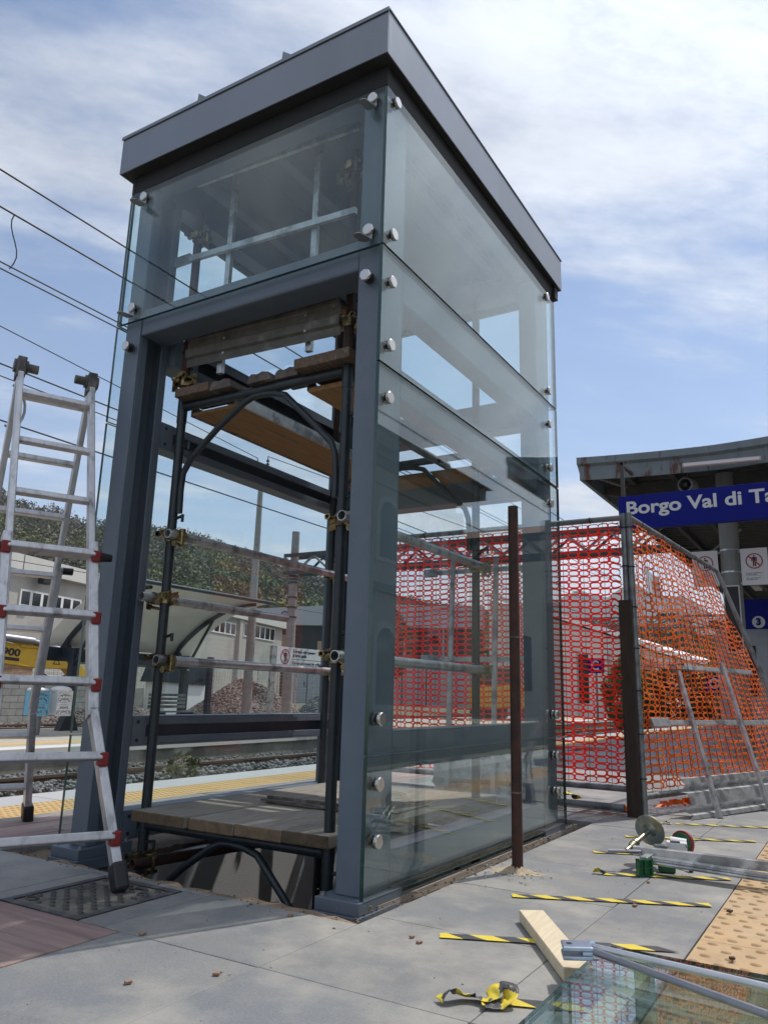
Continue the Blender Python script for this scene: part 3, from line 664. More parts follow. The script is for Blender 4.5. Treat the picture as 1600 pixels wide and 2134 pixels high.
# panes: two laminated sheets with a dark line between them
def pane(x0, x1, y0, y1, z0, z1):
    ax = 0 if x1-x0 < y1-y0 else 1
    m = MB()
    lo, hi = ((x0, x1), (y0, y1))[ax]; th = (hi-lo-0.002)/2
    q = [(x0, x1), (y0, y1)]
    def face(a):                                    # big faces
        if ax == 0: return [(a, y0, z0), (a, y1, z0), (a, y1, z1), (a, y0, z1)]
        return [(x0, a, z0), (x1, a, z0), (x1, a, z1), (x0, a, z1)]
    m.cur = 0
    m.add(face(lo), [(3, 2, 1, 0)] if ax == 0 else [(0, 1, 2, 3)]); m.add(face(hi), [(0, 1, 2, 3)] if ax == 0 else [(3, 2, 1, 0)])
    m.cur = 1
    a, b = face(lo), face(hi); vs = a+b
    m.add(vs, [(0, 1, 5, 4), (1, 2, 6, 5), (2, 3, 7, 6), (3, 0, 4, 7)])
    return m.build('glass_pane', ['pane_glass', 'glass_edge'], SH)
zs = [(0.006, 0.512), (0.522, 2.118), (2.128, 2.675), (2.686, 3.50)]
for z0, z1 in zs:
    pane(-0.017, 0.0, 0.0, LY, z0, z1); pane(WX, WX+0.017, 0.0, LY, z0, z1)
pane(WX+0.0185, -0.0185, 0.0, 0.017, 2.686, 3.505)
pane(WX+0.0185, -0.0185, LY-0.017, LY, 2.686, 3.50)
def fixing(p, nrm):
    p, nrm = Vector(p), Vector(nrm); m = MB()
    m.cur = 1; m.tube(p-nrm*0.034, p, 0.011, 10); m.tube(p+nrm*0.001, p+nrm*0.005, 0.0255, 22); m.tube(p-nrm*0.026, p-nrm*0.019, 0.0255, 22)
    m.cur = 0; m.tube(p+nrm*0.006, p+nrm*0.015, 0.027, 24); m.tube(p+nrm*0.015, p+nrm*0.018, 0.027, 24, r2=0.024)
    return m.build('glass_fixing', ['stainless', 'rubber'], SH)
for y in (0.075, 2.145):
    for z in (3.455, 2.76, 2.525, 2.222, 1.98, 0.652, 0.412, 0.207):
        fixing((0, y, z), (1, 0, 0))
        if y > 1: fixing((WX, y, z), (-1, 0, 0))
for x in (-0.075, -1.60):
    for z in (3.455, 2.765): 
        fixing((x, 0, z), (0, -1, 0))
        m = MB(); pts = [(x-0.02, -0.004, z+0.02), (x+0.02, -0.004, z+0.02), (x+0.02, -0.004, z-0.055), (x-0.02, -0.004, z-0.055)]
        m.prism(pts, (0, -0.004, 0))
        m.prism([(x-0.016+0.022*math.cos(a)-0.0, -0.060+0.022*math.sin(a), z-0.055) for a in [math.pi+math.pi*k/8 for k in range(9)]]+[(x+0.02, -0.008, z-0.055), (x-0.03, -0.008, z-0.055)], (0, 0, 0.004))
        m.build('fixing_bracket', 'bracket_steel', SH)
    fixing((x, -0.010, 2.535), (0, -1, 0))

# ================================================================== SCAFFOLD INSIDE
SC = thing('scaffold_tower', 'dark painted tube scaffold tower with wooden decks standing inside the glass shelter', 'scaffold', (-0.9, 1.0, -2.3))
FX0, FX1, FY, RY = -1.435, -0.345, 0.27, 1.74
def portal(y):
    for x in (FX0, FX1):
        m = MB(); m.tube((x, y, -2.28), (x, y, 0.10), 0.0245, 14); m.tube((x, y, 0.06), (x, y, 0.16), 0.027, 14); m.tube((x, y, 0.10), (x, y, 2.33), 0.0245, 14)
        m.tube((x, y, 2.16), (x, y, 2.33), 0.0272, 14)
        m.build('upright', 'scaffold_paint', SC)
        m = MB(); m.tube((x, y, 2.34), (x, y, 3.46), 0.0235, 14); m.build('extension_tube', 'rusty_tube', SC)
        for z in (0.02, 1.0, 1.62, 2.02):
            m = MB(); m.tube((x+0.02, y, z), (x+0.085, y-0.01, z+0.012), 0.008, 8); m.tube((x+0.083, y-0.01, z+0.018), (x+0.083, y-0.01, z-0.022), 0.008, 8)
            m.build('locking_pin', 'scaffold_paint', SC)
    for z in (0.098, 2.25):
        m = MB(); m.tube((FX0+0.02, y, z), (FX1-0.02, y, z), 0.0245, 14); m.build('transom', 'scaffold_paint', SC)
        pts = [(-1.388, -0.60), (-1.392, -0.47), (-1.385, -0.38), (-1.33, -0.30), (-1.15, -0.155), (-0.985, -0.05), (-0.93, -0.03), (-0.87, -0.026), (-0.79, -0.034), (-0.72, -0.055), (-0.56, -0.21), (-0.42, -0.35), (-0.395, -0.42), (-0.388, -0.52), (-0.388, -0.62)]
        m = MB(); m.path([(a, y-0.002, z+b) for a, b in pts], 0.017, 10); m.build('arch_brace', 'scaffold_paint', SC)
portal(FY); portal(RY)
def coupler(x, y, z, tx, tz, axis='y'):
    """two clamps back to back: one round the upright, one round the horizontal tube"""
    m = MB(); c = Vector((x, y, z)); d = Vector((tx, y-0.0, tz))
    m.tube(c-Vector((0, 0, 0.028)), c+Vector((0, 0, 0.028)), 0.033, 12, hollow=0.006)
    e = Vector((0, 0.03, 0)) if axis == 'y' else Vector((0.03, 0, 0))
    m.tube(d-e, d+e, 0.033, 12, hollow=0.006)
    s = 1 if tx > x else -1
    m.box(min(x, x+s*0.05), max(x, x+s*0.05), y-0.030, y-0.012, z-0.02, z+0.02)
    for (p, q) in (((x-s*0.045, y-0.055, z+0.012), (x-s*0.045, y+0.045, z+0.012)), ((tx+s*0.012, y-0.045, tz-0.046), (tx+s*0.012, y+0.035, tz-0.05)), ((tx+s*0.045, y-0.02, tz+0.03), (tx+s*0.045, y-0.02, tz-0.05))):
        m.tube(p, q, 0.009, 8); m.tube(p, Vector(p).lerp(Vector(q), 0.16), 0.017, 6)
    for k in range(6):
        a = rng.uniform(0, 6.28); m.obox((x+0.042*math.cos(a), y+0.042*math.sin(a), z+rng.uniform(-0.03, 0.03)), (0.018, 0.004, 0.006), (-0.004, 0.014, 0.003), (0.004, -0.003, 0.012))
    return m.build('coupler', 'coupler_zinc', SC, bevel=0.003)
def ledger(x, z, y0, y1, mt='galvanised', name='ledger'):
    m = MB(); m.tube((x, y0, z), (x, y1, z), 0.0242, 16, hollow=0.004); return m.build(name, mt, SC)
TX = FX0+0.058; TL = FX0-0.058
ledger(TX, 1.525, 0.19, 1.86); coupler(FX0, FY, 1.525, TX, 1.525); coupler(FX0, RY, 1.525, TX, 1.525)
ledger(TL, 1.20, 0.16, 1.36); coupler(FX0, FY, 1.20, TL, 1.20)
ledger(TX, 0.882, 0.19, 1.84); coupler(FX0, FY, 0.882, TX, 0.882); coupler(FX0, RY, 0.882, TX, 0.882)
TR = FX1+0.058; TI = FX1-0.01
ledger(TR, 1.515, 0.18, 1.72); coupler(FX1, FY, 1.515, TR, 1.515); coupler(FX1, RY, 1.515, TR, 1.515)
ledger(TR, 0.90, 0.17, 1.80); coupler(FX1, FY, 0.90, TR, 0.90); coupler(FX1, RY, 0.90, TR, 0.90)
m = MB(); m.tube((TX, 0.16, -0.06), (TX+0.25, 1.72, -0.055), 0.0245, 14, hollow=0.004); m.build('ledger', 'rusty_tube', SC)
coupler(FX0, FY, -0.06, TX, -0.06); coupler(FX1, FY, -0.22, FX1-0.055, -0.22)
coupler(FX0, FY, 2.40, FX0-0.02, 2.40); coupler(FX0, FY, 3.30, FX0+0.05, 3.28); coupler(FX1, FY, 3.36, FX1-0.05, 3.33); coupler(FX1, FY, 2.50, FX1-0.03, 2.55)
coupler(FX0, FY, 2.86, FX0-0.04, 2.86)
# lower deck: four thick planks; upper deck: two plank and plywood strips with steel battens
px_ = [-1.425, -1.075, -0.80, -0.535, -0.285]
for k in range(4):
    m = MB(); j = rng.uniform(-0.02, 0.02); zt = 0.177+rng.uniform(-0.004, 0.004)
    m.cur = 0; m.box(px_[k]+0.003, px_[k+1]-0.004, 0.175+0.012*k*0.3+j*0.5, 1.93+j, zt-0.052, zt)
    p = m.build('deck_plank', ['old_plank', 'plank_end'], SC, bevel=0.006)
    for f in p.data.polygons:
        if abs(f.normal.y) > 0.9: f.material_index = 1
def piece(name, mt, x0, x1, y0, y1, z0, z1, bevel=0.003): 
    m = MB(); m.box(x0, x1, y0, y1, z0, z1); return m.build(name, mt, SC, bevel=bevel)
piece('deck_board', 'dark_plank', FX0+0.02, -1.175, 0.185, 0.40, 2.277, 2.325)
piece('deck_board', 'dark_plank', -0.61, FX1+0.06, 0.185, 0.44, 2.277, 2.330)
for k, x in enumerate((-1.10, -0.86, -0.70)):
    m = MB(); m.prism([(x-0.075, 0, 2.277), (x+0.075, 0, 2.277), (x+0.062, 0, 2.318), (x+0.02, 0, 2.327), (x-0.01, 0, 2.318), (x-0.05, 0, 2.325), (x-0.068, 0, 2.31)], (0, 0.16, 0))
    for v in range(len(m.v)): m.v[v] = (m.v[v][0], m.v[v][1]+0.20+0.02*k, m.v[v][2])
    m.build('steel_batten', 'dirty_metal', SC)
piece('plywood_deck', 'plywood', -1.385, -1.045, 0.30, 1.90, 2.205, 2.223)
piece('plywood_deck', 'plywood', -0.60, -0.36, 0.30, 0.62, 2.195, 2.222)
piece('deck_edge', 'galvanised', -1.044, -1.03, 0.32, 1.90, 2.20, 2.262)
piece('deck_edge', 'galvanised_dark', -1.40, -1.386, 0.30, 1.90, 2.20, 2.262)
piece('deck_edge', 'galvanised_dark', -0.625, -0.602, 0.32, 1.9, 2.215, 2.262)
piece('plywood_deck', 'plywood', -1.385, -0.34, 1.78, 2.00, 2.150, 2.190)
# guard frame above the lintel: corrugated toe board, two rails, two posts
m = MB()
prof = [(0.0, 0.0), (0.0, 0.045), (0.016, 0.055), (0.016, 0.10), (0.0, 0.112), (0.0, 0.15), (0.014, 0.158), (0.014, 0.205), (0.0, 0.212), (0.0, 0.232)]
pl = [(FX0+0.035, FY-0.035-a, 2.465+b) for a, b in prof]
vs = pl+[(FX1-0.03, p[1], p[2]-0.035) for p in pl]; nn = len(pl)
m.add(vs+[(v[0], v[1]+0.003, v[2]) for v in vs], [(i, i+nn, i+nn+1, i+1) for i in range(nn-1)]+[(2*nn+i, 2*nn+i+1, 3*nn+i+1, 3*nn+i) for i in range(nn-1)]+[(nn-1, 2*nn-1, 4*nn-1, 3*nn-1), (0, 2*nn, 3*nn, nn)])
tb = m.build('toe_board', 'toe_board_steel', SC)
for x in (-1.12, -0.58):
    for z in (2.49, 2.575, 2.66): m = MB(); bolts(m, [(x, FY-0.048, z)], (0, -1, 0), 0.007, 0.004); m.build('rivet', 'galvanised', tb)
for x in (-1.175, -0.585):
    m = MB(); m.box(x-0.017, x+0.017, FY-0.012, FY+0.012, 2.40, 3.63); m.build('guard_post', 'galvanised', SC)
m = MB(); m.bar((-1.50, FY-0.03, 3.15), (FX1+0.03, FY-0.03, 3.09), 0.022, 0.034); m.box(-1.565, -1.44, FY-0.05, FY-0.03, 3.12, 3.175); m.build('guard_rail', 'galvanised', SC)
m = MB(); m.bar((-1.45, FY-0.03, 3.64), (FX1+0.03, FY-0.03, 3.58), 0.022, 0.034); m.build('guard_rail', 'galvanised', SC)
m = MB(); m.bar((-1.135, 0.80, 0.190), (-0.40, 0.775, 0.190), 0.05, 0.008); m.bar((-1.135, 0.83, 0.196), (-0.40, 0.80, 0.200), 0.008, 0.022)
tag(m.build('steel_angle', 'dirty_metal'), 'rusty dark steel angle bar lying across the lower wooden deck', 'steel bar')
m = MB(); m.obox((-0.62, 1.05, 0.183), (0.24, 0.015, 0), (-0.012, 0.19, 0), (0, 0, 0.004)); tag(m.build('thin_sheet', 'old_plank'), 'thin grey board sheet lying on the lower deck behind the angle bar', 'board')

# ================================================================== LADDER
FR = Vector((-0.833, -0.397, 0)); D_ = Vector((-0.9036, 0.4285, 0)); W_ = Vector((0.4285, 0.9036, 0))
LA = thing('folding_ladder', 'tall aluminium multi-position ladder opened as an A frame beside the left column', 'ladder', FR+D_*0.9)
def LP(a, w, z): return FR+D_*a-W_*w+Vector((0, 0, z))
LWD = 0.355; HA, HZ = 1.055, 2.36
def fa(z): return HA*z/HZ                      # front side slopes from foot (0) to hinge
def ba(z): return 1.80-(1.80-HA)*z/HZ
hw = (0.10, 0.10+LWD)
nrm = W_
def stile(side, w, outer):
    """upper straight stile"""
    f = fa if side == 'f' else ba
    z0, z1 = (0.60, HZ-0.06)
    m = MB(); m.bar(LP(f(z0), w, z0), LP(f(z1), w, z1), 0.030, 0.062 if False else 0.058, W_.cross(Vector((0, 0, 1))))
    return m
for side, f in (('f', fa), ('b', ba)):
    for i, w in enumerate(hw):
        out = -1 if i == 0 else 1
        m = MB(); m.bar(LP(f(0.62), w, 0.62), LP(f(HZ-0.05), w, HZ-0.05), 0.028, 0.056, D_)
        s = m.build('stile', 'ladder_alu', LA, bevel=0.004)
        m = MB(); wo = w+out*0.010
        m.bar(LP(f(0.645), wo, 0.645), LP(f(1.40), wo, 1.40), 0.036, 0.064, D_) if side == 'f' else m.bar(LP(f(0.60), wo, 0.60), LP(f(1.38), wo, 1.38), 0.036, 0.064, D_)
        zk = 0.645 if side == 'f' else 0.60
        flare = 0.10 if side == 'f' else 0.075
        m.bar(LP(f(zk), wo, zk), LP(f(0.07), w+out*flare, 0.07), 0.036, 0.064, D_)
        m.build('outer_stile', 'ladder_alu', LA, bevel=0.004)
        m = MB(); m.bar(LP(f(0.095), w+out*flare, 0.095), LP(f(0.0), w+out*(flare+0.012), 0.0), 0.056, 0.084, D_)
        m.build('rubber_foot', 'black_plastic', LA, bevel=0.012)
for i, w in enumerate(hw):
    c = LP(HA, w, HZ); m = MB()
    m.tube(c-W_*0.034, c+W_*0.034, 0.036, 14); m.obox(c+Vector((0, 0, -0.01))-D_*0.022, D_*0.02, W_*0.022, (0, 0, 0.055)); m.obox(c+Vector((0, 0, -0.02))+D_*0.022, D_*0.02, W_*0.022, (0, 0, 0.05))
    inn = -1 if i == 0 else 1
    m.tube(c, c-W_*inn*-0.0+W_*(-0.085 if i == 0 else 0.085), 0.024, 12)
    m.build('hinge', 'cast_iron', LA, bevel=0.004)
zf = [2.20, 1.91, 1.625, 1.336, 1.05, 0.766]
def rung(p, q, h=0.032, name='rung'):
    m = MB(); m.bar(p, q, h, h*0.95, (D_*0.4+Vector((0, 0, 1)))); return m.build(name, 'ladder_alu', LA, bevel=0.005)
for z in zf:
    rung(LP(fa(z), hw[0], z), LP(fa(z), hw[1], z))
for z in (2.22, 1.92, 1.64, 1.33, 1.04, 0.76):
    rung(LP(ba(z), hw[0], z), LP(ba(z), hw[1], z))
def wfl(z, out, w, flare, zk): return w+out*(0.01 if z > zk else 0.01+(flare-0.01)*(zk-z)/(zk-0.07))
for z in (1.345, 1.052, 0.764, 0.475, 0.195):
    a = fa(z)-0.045
    w0, w1 = wfl(z, -1, hw[0], 0.10, 0.645), wfl(z, 1, hw[1], 0.10, 0.645)
    rung(LP(a, w0, z), LP(a, w1, z), 0.034)
    for w, o in ((w0, -1), (w1, 1)):
        m = MB(); m.obox(LP(a+0.006, w+o*0.004, z-0.012), D_*0.022, W_*0.020, (0, 0, 0.027)); m.build('rung_clamp', 'red_plastic', LA, bevel=0.006)
for z in (0.47, 0.19):
    w0, w1 = wfl(z, -1, hw[0], 0.075, 0.60), wfl(z, 1, hw[1], 0.075, 0.60)
    rung(LP(ba(z), w0, z), LP(ba(z), w1, z), 0.034)
for i, w in enumerate(hw):
    o = -1 if i == 0 else 1
    c = LP(fa(1.33)-0.02, w+o*0.035, 1.335); m = MB(); m.tube(c, c-W_*o*0.055, 0.024, 8, r2=0.017); m.build('lock_knob', 'black_plastic', LA)
    c = LP(ba(1.36)+0.0, w+o*0.03, 1.36); m = MB(); m.tube(c, c-W_*o*0.055, 0.02, 8); m.build('lock_knob', 'black_plastic', LA)

# ================================================================== THINGS ON THE PLATFORM
m = MB(); m.tube((0.246, 0.878, -0.02), (0.243, 0.878, 1.655), 0.0245, 18)
rp = thing('rusty_pole', 'free standing rusty brown steel pole in front of the glass side', 'pole', (0.246, 0.878, 0))
m.build('pole_tube', 'rusty_tube', rp)
m = MB()
for z in (0.33, 1.02): m.tube((0.2455, 0.878, z), (0.2455, 0.878, z+0.006), 0.0255, 18)
m.build('weld_ring', 'dirty_metal', rp)
rr = random.Random(11)
m = MB()
vs = [(0.246, 0.878, 0.035)]; 
for j in range(1, 5):
    q = j/4
    for k in range(18):
        a = k*math.pi/9; rad = q*(0.085+0.035*math.sin(a*2+1)+0.02*math.sin(5*a)); vs.append((0.24+rad*math.cos(a), 0.865+rad*math.sin(a)*0.9, 0.032*(1-q)**1.3*(1+0.3*math.sin(7*a+j))+0.001))
m.add(vs, [(0, 1+k, 1+(k+1)%18) for k in range(18)]+[(1+j*18+k, 1+j*18+18+k, 1+j*18+18+(k+1)%18, 1+j*18+(k+1)%18) for j in range(3) for k in range(18)], True)
tag(m.build('sand_pile', 'sand'), 'small spill of cement and sand round the foot of the rusty pole', 'rubble')
def grit(r, n):
    a = r.uniform(0, 6.28, n); q = np.abs(r.normal(0, 0.11, n))
    return np.stack([0.25+q*np.cos(a)*1.3, 0.84+q*np.sin(a), 0.006+0*a], -1)
rocks('grit', 'granite_pale', grit, 110, 0.002, 0.007, 21, flat=0.5)
rocks('grit', 'sand', lambda r, n: np.stack([r.uniform(-0.5, 1.08, n), r.uniform(-1.3, 2.6, n), 0.002+0*r.uniform(0, 1, n)], -1), 150, 0.0012, 0.004, 24, flat=0.6)
rocks('grit', 'mortar', lambda r, n: np.stack([r.uniform(0.02, 0.13, n), r.uniform(-0.3, 2.5, n), r.uniform(-0.03, 0.002, n)], -1), 240, 0.002, 0.008, 22)
rocks('grit', 'mortar', lambda r, n: np.stack([r.uniform(-1.9, 0.12, n), r.normal(-0.20, 0.03, n), r.uniform(-0.012, 0.003, n)], -1), 110, 0.002, 0.006, 23)
m = MB(); m.box(0.216, 0.304, 2.895, 2.985, -0.02, 1.43)
tag(m.build('wooden_post', 'wood_post', bevel=0.004), 'dark weathered square timber post strapped beside the fence corner', 'post')

# mobile fence panels
def lerp(a, b, t): return a+(b-a)*t
def fence(label, A0, A1, B0, B1, wires, zt=2.05):
    """A = near end (bottom, top), B = far end (bottom, top)"""
    A0, A1, B0, B1 = map(Vector, (A0, A1, B0, B1))
    t = thing('mobile_fence', label, 'fence', (A0.x, A0.y, 0), 'mobile fence panels')
    up = Vector((0, 0, 1))
    def one(name, p, q, r=0.021): m = MB(); m.tube(p, q, r, 12); return m.build(name, 'galvanised_dark', t)
    ax = (A1-A0)/(A1.z-A0.z)
    one('fence_upright', A0-ax*A0.z, A1+ax*0.03); one('fence_upright', B0-(B1-B0)*0.05, B1)
    one('top_rail', A1, B1); one('bottom_rail', A0, B0)
    m = MB()
    for k in range(1, wires):
        u = k/wires; m.tube(A0.lerp(B0, u), A1.lerp(B1, u), 0.0019, 5)
    for v in (0.22, 0.45, 0.66, 0.9): m.tube(A0.lerp(A1, v), B0.lerp(B1, v), 0.0019, 5)
    tag(m.build('wire_mesh', 'wire', t), kind='stuff')
    for k in range(7):
        p = A0.lerp(A1, 0.06+k*0.15); m = MB(); m.tube(p-up*0.004, p+up*0.004, 0.027, 12); m.build('cable_tie', 'rubber', t)
    for k in range(5):
        p = A1.lerp(B1, 0.1+k*0.19); d = (B1-A1).normalized(); m = MB(); m.tube(p-d*0.004, p+d*0.004, 0.0235, 12); m.build('cable_tie', 'rubber', t)
    return t
F1 = ((0.262, 2.955, 0.17), (0.262, 2.955, 2.03), (-2.15, 2.955, 0.17), (-2.15, 2.955, 2.03))
F2 = ((0.318, 2.95, 0.13), (0.300, 2.95, 2.03), (1.12, 5.62, 0.13), (0.490, 5.69, 2.03))
fence('grey tube fence panel with red net standing behind the glass shelter', *F1, 16)
fence('grey tube fence panel with orange net leaning away to the right of the timber post', *F2, 24)
m = MB(); m.tube((0.24, 2.99, 0.06), (-1.6, 3.0, 0.05), 0.021, 12); m.tube((0.24, 3.06, 0.04), (-1.6, 3.08, 0.03), 0.021, 12)
# two loose tubes at the foot of the fence, each a thing
for yy, lab in ((2.90, 'loose grey tube lying on the ground in front of the red netted fence'), (3.12, 'loose grey tube lying on the ground behind the red netted fence')):
    m = MB(); m.tube((0.20, yy, 0.055 if yy < 3 else 0.024), (-1.7, yy+0.05, 0.055 if yy < 3 else 0.024), 0.022, 12); tag(m.build('loose_tube', 'galvanised_dark'), lab, 'tube')

def net(name, label, mt, A0, A1, B0, B1, nu, nv, hx, hy, seed, droop=0.02, wav=0.012, crumple=0.0):
    A0, A1, B0, B1 = map(Vector, (A0, A1, B0, B1)); r = random.Random(seed)
    nrm = (B0-A0).cross(A1-A0).normalized(); loc = Vector((A0.x, A0.y, 0))
    nse = noise.noise
    ph = r.uniform(0, 50)
    def P(u, v):
        p = A0.lerp(B0, u).lerp(A1.lerp(B1, u), v)
        L = (B0-A0).length*u
        d = wav*nse((L*2.2+ph, v*3.0, 0))+0.4*wav*nse((L*9+ph, v*14, 3))
        z = droop*nse((L*1.1+ph, v*2.5, 9))*4*v*(1-v)+0.006*nse((L*8+ph, v*20, 5))
        if crumple:
            e = max(0.0, 1-L/0.16); d += crumple*e*nse((L*40, v*26+ph, 2))*2; z += crumple*e*nse((L*30, v*22+ph, 7))
        return p+nrm*d+Vector((0, 0, z))-loc
    NS = 16
    sq, inr = [], []
    for k in range(NS):
        a = 2*math.pi*(k+0.5)/NS; c, s = math.cos(a), math.sin(a)
        mx = max(abs(c), abs(s)); sq.append((0.5+0.5*c/mx, 0.5+0.5*s/mx))
        e = 0.60; inr.append((0.5+hx*0.5*math.copysign(abs(c)**e, c), 0.5+hy*0.5*math.copysign(abs(s)**e, s)))
    vs, fs = [], []
    for i in range(nu):
        for j in range(nv):
            b = len(vs); jx, jy = r.uniform(-0.1, 0.1), r.uniform(-0.12, 0.12)
            for (x, y) in sq: vs.append(P((i+x)/nu, (j+y)/nv))
            for (x, y) in inr: vs.append(P((i+x+jx*0.5)/nu, (j+y+jy*0.5)/nv))
            for k in range(NS): fs.append((b+k, b+(k+1)%NS, b+NS+(k+1)%NS, b+NS+k))
    me = bpy.data.meshes.new(name); me.from_pydata(vs, [], fs); me.materials.append(MATS[mt]); me.update()
    me.polygons.foreach_set('use_smooth', [True]*len(fs))
    o = bpy.data.objects.new(name, me); COL.objects.link(o); o.location = loc
    md = o.modifiers.new('thickness', 'SOLIDIFY'); md.thickness = 0.0012
    return tag(o, label, 'netting', 'plastic barrier nets')
net('barrier_net', 'bright red plastic barrier net tied to the fence behind the glass', 'net_red', (0.235, 2.932, 0.20), (0.235, 2.932, 1.995), (-2.10, 2.932, 0.20), (-2.10, 2.932, 1.995), 31, 43, 0.84, 0.69, 1, droop=0.05, wav=0.02, crumple=0.03)
net('barrier_net', 'orange plastic barrier net tied to the slanting fence on the right', 'net_orange', (0.335, 2.99, 0.17), (0.318, 2.98, 1.995), (1.03, 5.55, 0.17), (0.482, 5.62, 1.97), 28, 40, 0.79, 0.68, 2, droop=0.13, wav=0.06)
def crumpled(name, label, cat, mt, pts, w, amp, seed, n2=4):
    r = random.Random(seed); vs = []; fs = []
    for i, p in enumerate(pts):
        for j in range(n2+1):
            t = j/n2-0.5; vs.append((p[0]+r.uniform(-amp, amp), p[1]+t*w+r.uniform(-amp, amp), max(0.004, p[2]+r.uniform(0, amp*1.6))))
    for i in range(len(pts)-1):
        for j in range(n2):
            if (i+j) % 3 == 1: continue
            a = i*(n2+1)+j; fs.append((a, a+1, a+n2+2, a+n2+1))
    m = MB(); m.add(vs, fs); o = m.build(name, mt); md = o.modifiers.new('thickness', 'SOLIDIFY'); md.thickness = 0.002
    return tag(o, label, cat)
crumpled('net_roll', 'crumpled leftover of orange net lying under the red net fence', 'netting', 'net_orange', [(0.2-0.05*k, 3.0, 0.02) for k in range(38)], 0.10, 0.03, 5)
crumpled('net_roll', 'crumpled leftover of orange net lying under the orange net fence', 'netting', 'net_orange', [(0.36+0.018*k, 3.12+0.06*k, 0.03) for k in range(30)], 0.16, 0.035, 6)
# banner plate on the orange net
pb = thing('fence_plate', 'small faded white plate tied high on the orange net', 'sign', (0.36, 3.3, 1.72))
m = MB(); q = [(0.327, 3.27, 1.705), (0.352, 3.60, 1.66), (0.362, 3.61, 1.50), (0.338, 3.28, 1.54)]; m.prism(q, (0.004, -0.0005, 0)); m.build('plate', 'sign_white', pb)
text('Vialp', 'lettering', 'plate_blue', pb, (0.349, 3.46, 1.60), (0.025, 0.33, -0.045), (0.0, 0.02, 1), 0.055, 0.2, 0.001, 0.002)

# galvanised guard frame leaning against the orange net and a second behind the shelter
def guard(label, f, toe=True):
    """f(s, z) maps length and height on the frame to a point"""
    t = thing('guard_frame', label, 'guard rail', f(0, 0), 'scaffold guard frames')
    nrm = (f(1, 0)-f(0, 0)).cross(f(0, 1)-f(0, 0)).normalized()
    for s in (0.0, 0.36 if toe else 0.42):
        m = MB(); m.bar(f(s, 0.0), f(s, 1.08), 0.034, 0.026, nrm); m.build('guard_post', 'galvanised', t, bevel=0.002)
    for z in (0.62, 1.03):
        m = MB(); m.bar(f(-0.16, z)-nrm*0.022, f(0.62, z)-nrm*0.022, 0.018, 0.036, f(0, 1)-f(0, 0)); m.build('guard_rail', 'galvanised', t, bevel=0.002)
        m = MB(); m.bar(f(-0.26, z)-nrm*0.022, f(-0.15, z)-nrm*0.022, 0.034, 0.062, f(0, 1)-f(0, 0)); m.build('rail_socket', 'galvanised', t, bevel=0.003)
    pr = [(0.0, 0.03), (0.0, 0.055), (0.03, 0.075), (0.03, 0.09), (0.0, 0.11), (0.0, 0.185), (0.03, 0.205), (0.03, 0.22), (0.0, 0.24), (0.0, 0.275), (0.016, 0.285)]
    if toe:
        a = [f(-0.13-0.03*((i % 3) == 0), z-0.012)-nrm*(0.035+d) for i, (d, z) in enumerate(pr)]; b = [f(0.62, z)-nrm*(0.035+d) for d, z in pr]; n = len(pr)
        m = MB(); th = nrm*0.003
        m.add(a+b+[p-th for p in a+b], [(i, i+1, n+i+1, n+i) for i in range(n-1)]+[(2*n+i, 3*n+i, 3*n+i+1, 2*n+i+1) for i in range(n-1)]+[(i, 2*n+i, 2*n+i+1, i+1) for i in range(n-1)]+[(n-1, 3*n-1, 4*n-1, 2*n-1), (0, n, 3*n, 2*n)])
        m.build('toe_board', 'galvanised', t)
    return t
gb0, gb1, gt0 = Vector((0.732, 3.268, 0.0)), Vector((0.972, 3.879, 0.0)), Vector((0.415, 3.72, 1.06))
gu = (gb1-gb0).normalized(); gv = (gt0-gb0)/1.06*0.985
guard('galvanised guard frame with ribbed toe board leaning on the orange net', lambda s, z: gb0+gu*(s*1.85)+gv*z)
guard('galvanised guard frame seen through the glass in front of the red net', lambda s, z: Vector((-1.02+1.0*s, 2.72+0.08*z, z*1.64)))

# manhole
mh = thing('manhole_cover', 'square cast iron manhole cover with raised diamond studs under the ladder foot', 'manhole', (-0.865, -0.475, 0))
m = MB(); x0, x1, y0, y1 = -1.080, -0.660, -0.710, -0.240
m.box(x0, x1, y0, y0+0.03, -0.03, 0.001); m.box(x0, x1, y1-0.03, y1, -0.03, 0.001); m.box(x0, x0+0.03, y0+0.03, y1-0.03, -0.03, 0.001); m.box(x1-0.03, x1, y0+0.03, y1-0.03, -0.03, 0.001)
m.build('manhole_frame', 'cast_iron', mh)
m = MB(); m.box(x0+0.035, x1-0.035, y0+0.035, y1-0.035, -0.03, -0.003); lid = m.build('manhole_lid', 'iron_dusty', mh)
sm = MB(); sm.prism([(0.016, 0, 0), (0, 0.010, 0), (-0.016, 0, 0), (0, -0.010, 0)], (0, 0, 0.006)); sm = sm.mesh('stud', 'rubber'); sm.materials.clear(); sm.materials.append(MATS['cast_iron'])
for i in range(9):
    for j in range(13):
        if (i+j) % 2: continue
        if (j in (11, 12) and i in (1, 2, 3)) or (j in (0, 1) and i in (0, 1)) or (i == 7 and j in (9, 10)): continue
        inst('stud', sm, lid, (x0+0.062+i*0.037, y0+0.062+j*0.029, -0.003))
m = MB(); 
m.path([(x0+0.075+0.026*math.cos(a), y0+0.078+0.018*math.sin(a), 0.0) for a in [k*math.pi/8 for k in range(16)]], 0.004, 6, True); m.build('cast_badge', 'cast_iron', lid)
m = MB(); m.path([(x1-0.085+0.018*math.cos(a), y1-0.115+0.018*math.sin(a), 0.0) for a in [k*math.pi/8 for k in range(16)]], 0.004, 6, True); m.build('cast_ring', 'cast_iron', lid)
m = MB(); m.box(x1-0.17, x1-0.11, y1-0.075, y1-0.062, -0.003, 0.001); m.build('lifting_slot', 'ink', lid)
